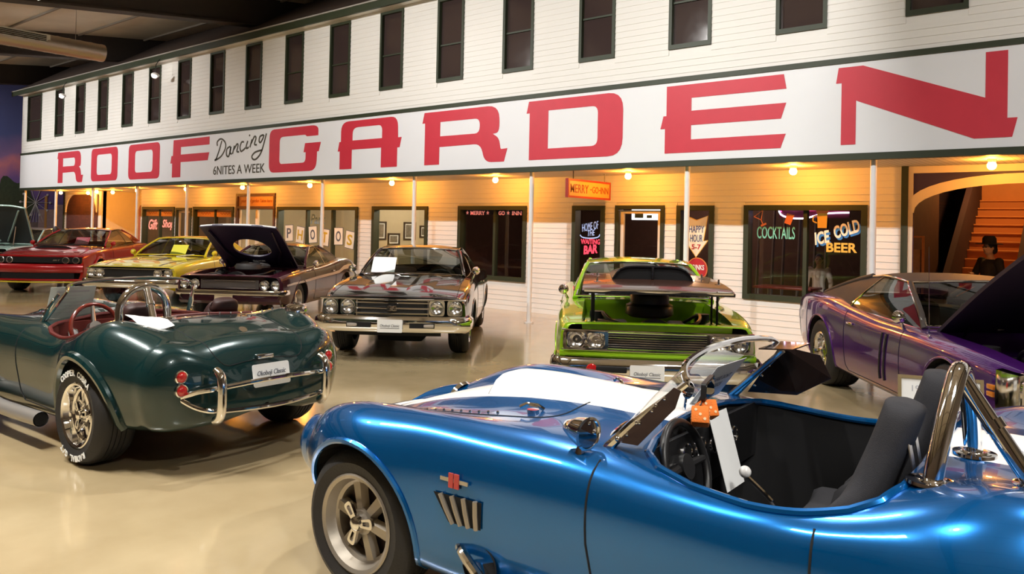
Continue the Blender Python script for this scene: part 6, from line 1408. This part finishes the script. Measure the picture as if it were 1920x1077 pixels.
# ---------------------------------------------------------------- red coupe
PRED = paint('torch_red', (.42, .008, .014), .15, .22)
P = dict(xf=2.42, xr=-2.5, hw=1.0, wb2=1.473, zs=K(-2.5, .98, -1.8, 1.05, -1.2, 1.05, -.4, 1.01, .5, 1.0, 1.3, .975, 2.0, .925, 2.42, .85), crown=.05, bow=.16, r=.36, ra=.41, tw=.28, sill=.20, chin=.06, rimm=BLACK, rim=.25, dish=.03, crease=.8,
         gh=dict(A=(.75, .80, 1.045), Ac=.98, F=(-.10, .62, 1.40), Fc=.06, R=(-.95, .58, 1.42), Rc=-1.05, C=(-1.85, .72, 1.10), Cc=-2.0, q=(-.75, -1.15), div=.70, by=.88), trim=BLACK, mirrorm=PRED)
dem, Bd, fx, hd = muscle('red_coupe', 'bright red modern coupe with a hood scoop and yellow splitter edge', POSE['demon'], PRED, P)
gr = obj('grille', G().grid([[(fx(-.92+1.84*j/16)+.004, -.92+1.84*j/16, z) for j in range(17)] for z in (.69, .815)]), MATTE, dem, 0)
for sg in (1, -1):
    for y in (.60, .80): lamp(dem, (fx(y)+.008, sg*y, .75), .062, (1, sg*.1, 0), STEEL)
    obj('fender_flare', G().tube(Bd.trace(arc_pts(1.473, .36, .43, R(10), R(170), 24), (0, 2), sg, .004), .03, 8), PRED, dem, 60)
bars(gr, fx, -.95, .95, (.845,), .028, PRED, -.01, 'upper_lip')
rows = []
for z, o in ((.665, .0), (.64, .05), (.57, .07), (.50, .06), (.465, .02)): rows.append([(fx(y)+o, y, z) for y in [-.96+1.92*j/20 for j in range(21)]])
bp_ = obj('front_bumper', G().grid(rows), PRED, dem, 60)
obj('lower_intake', G().grid([[(fx(y)+.025, y, z) for y in [-.78+1.56*j/16 for j in range(17)]] for z in (.33, .465)]), MATTE, bp_, 0); obj('side_intake', G().bbox(fx(.88)-.1, fx(.88)+.03, -.95, -.8, .33, .46, .01), MATTE, bp_)
bars(bp_, fx, -.95, .95, (.305,), .026, PRED, .03, 'lower_lip'); bars(bp_, fx, -.98, .98, (.255,), .016, mat('yellow_splitter', (.68, .55, .04), .4), .05, 'splitter_guard')
rows = []
for i in range(7):
    t = i/6; x = 1.62-.85*t; rows.append([Vector((x, u*.42, (Bd.top(x, u*.42) or Vector((0, 0, 1))).z+.055*(1-t)*(1-abs(u)**4)+.004)) for u in [j/6-1 for j in range(13)]])
sc = obj('hood_scoop', G().slab(rows, (0, 0, 1), .01), PRED, hd, 60); obj('scoop_mouth', G().add(rows[0]+[Vector((1.63, p.y, (Bd.top(1.63, p.y)).z)) for p in rows[0]], [(j, j+1, 14+j, 13+j) for j in range(12)]), MATTE, sc, 0)
obj('grille_badge', text_geo('SRT', .16, .035, .006, .2, .03).xf(Matrix.Translation((fx(.35)+.008, .42, .75)) @ FACEX), STEEL, gr, 0)
card('framed_card', 'pink card with a silver edge leaning inside the red car windshield', POSE['demon'], (.80, .28, 1.075), .32, .22, -.7, 0, mat('pink_card', (.45, .05, .08), .4))
# ---------------------------------------------------------------- mint coupe at the left edge
PMINT = paint('pale_mint', (.36, .52, .47), .1, .25)
P = dict(xf=2.40, xr=-2.6, hw=.97, wb2=1.45, zs=K(-2.6, .88, -1.8, .94, -1.0, .95, .3, .92, 1.2, .93, 2.0, .92, 2.4, .88), crown=.045, bow=.08, roofm=mat('dark_top', (.03, .022, .02), .5),
         gh=dict(A=(.66, .76, .97), Ac=.80, F=(.0, .62, 1.34), Fc=.12, R=(-.95, .60, 1.35), Rc=-1.0, C=(-1.6, .70, 1.0), Cc=-1.7, q=(-.85, -1.1), div=.65), hood=(1.98, .80, .76, .77), open=('tilt', R(60)), underm=mat('dark_grey_underside', (.03, .035, .033), .7), coverm=CHROME)
mint, Bm, fx, hd = muscle('mint_coupe', 'pale mint coupe with an open hood at the left edge', POSE['mint'], PMINT, P)
gr = obj('grille', G().grid([[(fx(-.5+1.0*j/12)-.02, -.5+1.0*j/12, z) for j in range(13)] for z in (.58, .76)]), BLACK, mint, 0); bars(gr, fx, -.9, .9, (.57, .78), .012, CHROME, .02, 'grille_trim')
for sg in (1, -1):
    for y in (.60, .80): lamp(mint, (fx(y), sg*y, .68), .08)
bumper(mint, fx, .97, .47, .06); obj('hood_brace', G().tube([(1.6, .62, .95), (1.5, .62, 1.45)], .012, 6), STEEL, mint)

hf = [P['_M'] @ p for p in Bm.trace(P['_hp'], (0, 1), 1, -.015, True, .08)]
obj('hood_frame', G().tube(hf, .028, 8, True), PMINT, hd, 60)
for sg in (1, -1): obj('hood_rib', G().tube([P['_M'] @ (Bm.top(.85, sg*.1)-Vector((0, 0, .045))), P['_M'] @ (Bm.top(1.85, sg*.62)-Vector((0, 0, .045)))], .022, 6), PMINT, hd)
# ================================================================ PEOPLE AND SMALL THINGS
def fused(parts, vox=.014):
    """one continuous skin over overlapping limbs"""
    g = G()
    for p in parts: p(g)
    me = bpy.data.meshes.new('tmp'); me.from_pydata(g.v, [], g.f); o = bpy.data.objects.new('tmp', me); COL.objects.link(o)
    m = o.modifiers.new('r', 'REMESH'); m.mode = 'VOXEL'; m.voxel_size = vox
    s_ = o.modifiers.new('s', 'SMOOTH'); s_.iterations = 4; s_.factor = .5
    dg = bpy.context.evaluated_depsgraph_get(); e = bpy.data.meshes.new_from_object(o.evaluated_get(dg))
    r = G().add([tuple(v.co) for v in e.vertices], [tuple(p.vertices) for p in e.polygons]); bpy.data.objects.remove(o); bpy.data.meshes.remove(me); bpy.data.meshes.remove(e)
    return r
def limb(*pr): return lambda g: g.tube([p for p, r in pr], [r for p, r in pr], 12) and None or [g.sphere(p, r, 12, 8) for p, r in pr]
SKIN = mat('skin', (.52, .30, .20), .55); HAIR = mat('dark_hair', (.02, .012, .01), .6)
def human(label, loc, rz, J, top_m, leg_m, hair=HAIR, hat=None, scale=1, long_coat=False):
    """J: joints in the figure's own frame, x forward, y left"""
    root = empty('person', loc, rz, label, 'person'); root.scale = (scale,)*3
    v = {k: Vector(p) for k, p in J.items()}
    hd_ = v['head']; fd = (v.get('look') or Vector((1, 0, 0))).normalized(); sd = Vector((0, 0, 1)).cross(fd).normalized(); ud = fd.cross(sd)
    P = [limb((v['pelvis'], .13), (v['waist'], .115), (v['chest'], .135), (v['neck'], .055), (hd_-ud*.06, .05)), lambda g: g.sphere(hd_, .1, 20, 14, (.95, .78, 1.18)), lambda g: g.sphere(hd_+fd*.025-ud*.055, .062, 14, 10)]
    for s_ in 'LR':
        P += [limb((v['chest']+Vector((0, .05 if s_ == 'L' else -.05, .03)), .07), (v['sh'+s_], .058), (v['el'+s_], .042), (v['wr'+s_], .028)), limb((v['pelvis'], .10), (v['hip'+s_], .085), (v['kn'+s_], .058), (v['an'+s_], .042)), limb((v['an'+s_], .042), (v['an'+s_]+Vector((.06, 0, -.045)), .04), (v['an'+s_]+Vector((.17, 0, -.055)), .032))]
        w_ = v['wr'+s_]; hdir = (w_-v['el'+s_]).normalized(); hs_ = hdir.orthogonal().normalized()
        P.append(limb((w_, .027), (w_+hdir*.05, .033), (w_+hdir*.085, .032)))
        for i, (o_, l_) in enumerate(((-.027, .065), (-.009, .078), (.009, .072), (.026, .056))):
            b_ = w_+hdir*.085+hs_*o_; P.append(limb((b_, .0095), (b_+hdir*l_*.55, .009), (b_+hdir*l_+hdir.cross(hs_)*.018, .0075)))
        P.append(limb((w_+hdir*.03+hs_*.03, .012), (w_+hdir*.06+hs_*.055, .0105), (w_+hdir*.095+hs_*.062, .009)))
    P += [limb((hd_+fd*.093+ud*.0, .012), (hd_+fd*.113-ud*.022, .014)), limb((hd_+sd*.078-ud*.01, .018), (hd_+sd*.08+ud*.015, .016)), limb((hd_-sd*.078-ud*.01, .018), (hd_-sd*.08+ud*.015, .016))]
    obj('body', fused(P, .011), SKIN, root, 80)
    sh = [limb((v['pelvis']-Vector((0, 0, .03 if not long_coat else .0)), .15), (v['waist'], .132), (v['chest'], .155), (v['chest'].lerp(v['neck'], .6), .075))]
    for s_ in 'LR': sh.append(limb((v['chest']+Vector((0, .05 if s_ == 'L' else -.05, .03)), .08), (v['sh'+s_], .072), (v['el'+s_], .055), (v['el'+s_].lerp(v['wr'+s_], .85), .042)))
    if long_coat: sh.append(limb((v['pelvis'], .16), (v['pelvis']-Vector((0, 0, .35)), .19)))
    obj('jacket' if long_coat else 'shirt', fused(sh, .016), top_m, root, 80)
    obj('trousers', fused([limb((v['pelvis']+Vector((0, 0, .02)), .138), (v['hip'+s_], .10), (v['kn'+s_], .075), (v['an'+s_].lerp(v['kn'+s_], .1), .062)) for s_ in 'LR'], .016), leg_m, root, 80)
    for s_ in 'LR': obj('shoe', fused([limb((v['an'+s_]+Vector((-.03, 0, -.045)), .045), (v['an'+s_]+Vector((.07, 0, -.05)), .046), (v['an'+s_]+Vector((.18, 0, -.058)), .036))], .012), BLACK, root, 80)
    obj('hair', fused([lambda g: g.sphere(hd_-fd*.022+ud*.025, .108, 20, 14, (.95, .86, 1.08)), lambda g: g.sphere(hd_-fd*.05-ud*.03, .085, 16, 10)], .014), hair, root, 80)
    for sg in (1, -1): obj('eye', G().sphere(hd_+fd*.088+sd*.033*sg+ud*.012, .011, 10, 8), mat('eye_dark', (.02, .015, .012), .2), root)
    obj('mouth', G().tube([hd_+fd*.088+sd*.025*u-ud*.072 for u in (-1, 0, 1)], .006, 6), mat('lips', (.35, .10, .08), .5), root)
    if hat: obj('hat', G().lathe([(.0, .14), (.07, .14), (.10, .10), (.105, .02), (.19, .015), (.20, .0), (.105, .0)], hd_+ud*.06, ud, 28), hat, root, 40)
    return root
STAND = dict(pelvis=(0, 0, .93), waist=(0, 0, 1.08), chest=(.0, 0, 1.28), neck=(.0, 0, 1.46), head=(.02, 0, 1.60), shL=(0, .19, 1.38), shR=(0, -.19, 1.38), elL=(-.02, .25, 1.10), elR=(-.02, -.25, 1.10), wrL=(.06, .25, .86), wrR=(.06, -.25, .86), hipL=(0, .09, .88), hipR=(0, -.09, .88), knL=(.02, .10, .48), knR=(.02, -.10, .48), anL=(0, .10, .09), anR=(0, -.10, .09))
NAVYC = mat('dark_jacket', (.008, .007, .012), .8); JEAN = mat('dark_trousers', (.012, .013, .02), .85)
human('mannequin in a dark hat and jacket standing at the foot of the stairs', (-2.02, 14.45, 0), R(228), dict(STAND, elR=(.12, -.22, 1.12), wrR=(.28, -.05, 1.16)), NAVYC, JEAN, HAIR, NAVYC, .97, True)
human('white-shirted figure inside the beer window, standing in for a reflection', (-4.53, 14.0, 0), R(-80), STAND, mat('white_shirt', (.62, .52, .45), .8), JEAN, HAIR, None, .79)  # figure added behind the glass in place of a reflection
LEAN = dict(pelvis=(-.10, 0, .90), waist=(.0, 0, 1.02), chest=(.17, 0, 1.13), neck=(.29, 0, 1.24), head=(.38, 0, 1.33), shL=(.20, .19, 1.20), shR=(.20, -.19, 1.20), elL=(.34, .24, 1.0), elR=(.34, -.24, 1.0), wrL=(.50, .15, .95), wrR=(.50, -.15, .95), hipL=(-.10, .09, .86), hipR=(-.10, -.09, .86), knL=(-.04, .10, .48), knR=(-.04, -.10, .48), anL=(-.10, .10, .09), anR=(-.10, -.10, .09), look=(1, 0, -.15))
human('person with dark hair in a yellow patterned shirt bending beside the red car', (-24.48, 9.35, 0), R(190), LEAN, mat('yellow_print_shirt', (.62, .42, .12), .8, noise=.7, nscale=25), JEAN)

def in_car(pose): return Matrix.Translation((pose[0], pose[1], 0)) @ Matrix.Rotation(pose[2], 4, 'Z')
MB_ = in_car(BLUE_POSE); MG_ = in_car(GREEN_POSE)
READ = Matrix(((0, 0, -1, 0), (-1, 0, 0, 0), (0, 1, 0, 0), (0, 0, 0, 1)))           # reads from the car's rear
# blue roadster: rear-view mirror, dice, papers
obj('rear_view_mirror', G().prism(rpoly([(-.13, -.03, .01), (.13, -.045, .01), (.12, .04, .01), (-.12, .04, .01)]), Matrix.Translation((-.12, .11, 1.03)) @ Matrix.Rotation(.25, 4, 'Z') @ READ, .02).join(G().cyl((-.11, .11, 1.0), (-.06, .11, .90), .008, n=8)), BLACK, blue, 30)
obj('mirror_face', G().prism(rpoly([(-.115, -.022, .01), (.115, -.035, .01), (.105, .033, .01), (-.105, .033, .01)]), Matrix.Translation((-.141, .106, 1.03)) @ Matrix.Rotation(.25, 4, 'Z') @ READ, .001), mat('mirror_glass', (.7, .72, .74), .02, 1), blue, 0)
DICE = mat('orange_plush', (.85, .20, .02), .75, bump=.3, bscale=200); DOT = mat('dice_dot', (.8, .6, .35), .7)
for i, (x, y, z, a) in enumerate(((-.17, .275, .945, .4), (-.16, .185, .955, .9))):
    d = obj('fuzzy_die', G().bbox(-.036, .036, -.036, .036, -.036, .036, .008), DICE, smooth=40, label=['orange fuzzy die with pale dots, the nearer of the hanging pair', 'orange fuzzy die hanging partly behind the other one'][i], cat='dice', group='fuzzy dice on the mirror')
    Md = MB_ @ Matrix.Translation((x, y, z)) @ Matrix.Rotation(a, 4, 'Z') @ Matrix.Rotation(.5, 4, 'X'); d.matrix_world = Md
    for sgn in (1, -1):
        for u, w_ in ((-.018, -.018), (.018, .018), (0, 0), (-.018, .018), (.018, -.018)):
            obj('die_dot', G().cyl((sgn*.0355, u, w_), (sgn*.0375, u, w_), .006, n=10), DOT, d); 
        for u, w_ in ((-.018, -.018), (.018, .018), (0, 0)):
            obj('die_dot', G().cyl((u, sgn*.0355, w_), (u, sgn*.0375, w_), .006, n=10), DOT, d)
    c = obj('die_cord', G().tube([Vector(p) for p in spline([(-.13, .15-.03*i, 1.01), (-.15, (y+.15)/2, .995), (x, y, z+.045)], 5)], .004, 6), BLACK, d); c.matrix_parent_inverse = Md.inverted() @ MB_
def sheet(name, label, M, w_, h_, lines=(), m=PAPER, curl=.0, cat='paper'):
    rows = [[Vector((u*w_/2, v*h_, curl*math.sin(math.pi*v)*w_)) for u in (-1, -.5, 0, .5, 1)] for v in (0, .25, .5, .75, 1)]
    o = obj(name, G().slab(rows, (0, 0, 1), .002), m, smooth=60, label=label, cat=cat); o.matrix_world = M
    for t, y, hh, ww in lines: obj('printed_text', text_geo(t, w_*ww, hh, .001).xf(Matrix.Translation((0, y*h_, .0035+curl*math.sin(math.pi*y)*w_))), INK, o, 0)
    return o
sheet('notice_sheet', 'white printed notice standing behind the blue roadster windscreen', MB_ @ Matrix.Translation((.035, -.24, .90)) @ Matrix.Rotation(-.62, 4, 'Y') @ READ, .36, .24, [("PLEASE DON'T", .62, .028, .62), ('TOUCH', .42, .028, .3)])
sheet('hanging_sheet', 'long white sheet hanging from the dash beside the gear lever', MB_ @ Matrix.Translation((-.20, -.06, .58)) @ Matrix.Rotation(.28, 4, 'Y') @ READ, .20, .33)
sheet('seat_paper', 'folded white paper lying on the seat of the blue roadster', MB_ @ Matrix.Translation((-.58, .50, .52)) @ Matrix.Rotation(R(-80), 4, 'Y') @ READ, .14, .20)
ish = sheet('info_sheet', 'pale sheet with faint print leaning in the green roadster windscreen', MG_ @ Matrix.Translation((.075, .44, .875)) @ Matrix.Rotation(-.35, 4, 'Y') @ READ, .36, .28, (), mat('pale_sheet', (.55, .62, .60), .6))
sheet('seat_paper', 'white sheet lying on the passenger seat of the green roadster', MG_ @ Matrix.Translation((-.42, -.36, .53)) @ Matrix.Rotation(R(-75), 4, 'Y') @ READ, .30, .30, (), PAPER, .08)
for i in range(7): obj('printed_line', G().box(-.13, .13-.05*(i % 3), .23-.03*i, .235-.03*i+(.012 if i == 0 else 0), .0032, .004), mat('faint_print', (.45, .47, .5), .6), ish, 0)
# framed floor placard
pl2 = empty('floor_placard', (-1.07, 5.8, 0), R(22), 'white framed placard standing on the floor before the purple car', 'sign')
Mp = Matrix.Translation((0, 0, .14)) @ Matrix.Rotation(R(-8), 4, 'X') @ WALLM(0, 0, 0)
obj('placard_board', G().prism([(-.24, 0), (.24, 0), (.24, .62), (-.24, .62)], Mp, .01), PAPER, pl2, 0)
obj('placard_frame', curve_geo([rrect(-.255, .255, -.015, .635, .002, 1), rrect(-.235, .235, .005, .615, .002, 1)], .02).xf(Mp), mat('gold_frame', (.35, .27, .14), .4, .4), pl2, 0)
obj('placard_text', text_geo('1971 DODGE', .34, .04, .002).xf(Mp @ Matrix.Translation((0, .55, .0105))), mat('faint_grey_print', (.5, .52, .58), .5), pl2, 0)
for i in range(7): obj('placard_line', G().box(-.18, .18-.04*(i % 3), .45-.055*i, .457-.055*i, .0105, .0115).xf(Mp), MATS['faint_grey_print'], pl2, 0)
for sg in (1, -1): obj('easel_leg', G().tube([(sg*.2, .03, .5), (sg*.22, -.02, 0)], .012, 8), BLACK, pl2)
obj('easel_leg', G().tube([(0, .05, .5), (0, .35, 0)], .012, 8), BLACK, pl2)
# pendant lamp at the top edge
pd = empty('pendant_lamp', (-15, 5.22, 5.55), 0, 'white pendant lamp hanging at the top left edge', 'lamp')
obj('shade', G().lathe([(0, -.08), (.06, -.05), (.11, .02), (.13, .10), (.10, .14), (0, .15)], n=20), mat('pendant_white', (.9, .9, .9), .5, emit=(1, .97, .92), estr=1.2), pd)
obj('cord', G().cyl((0, 0, .15), (0, 0, CZ(5.22)-5.57), .008, n=6), BLACK, pd)
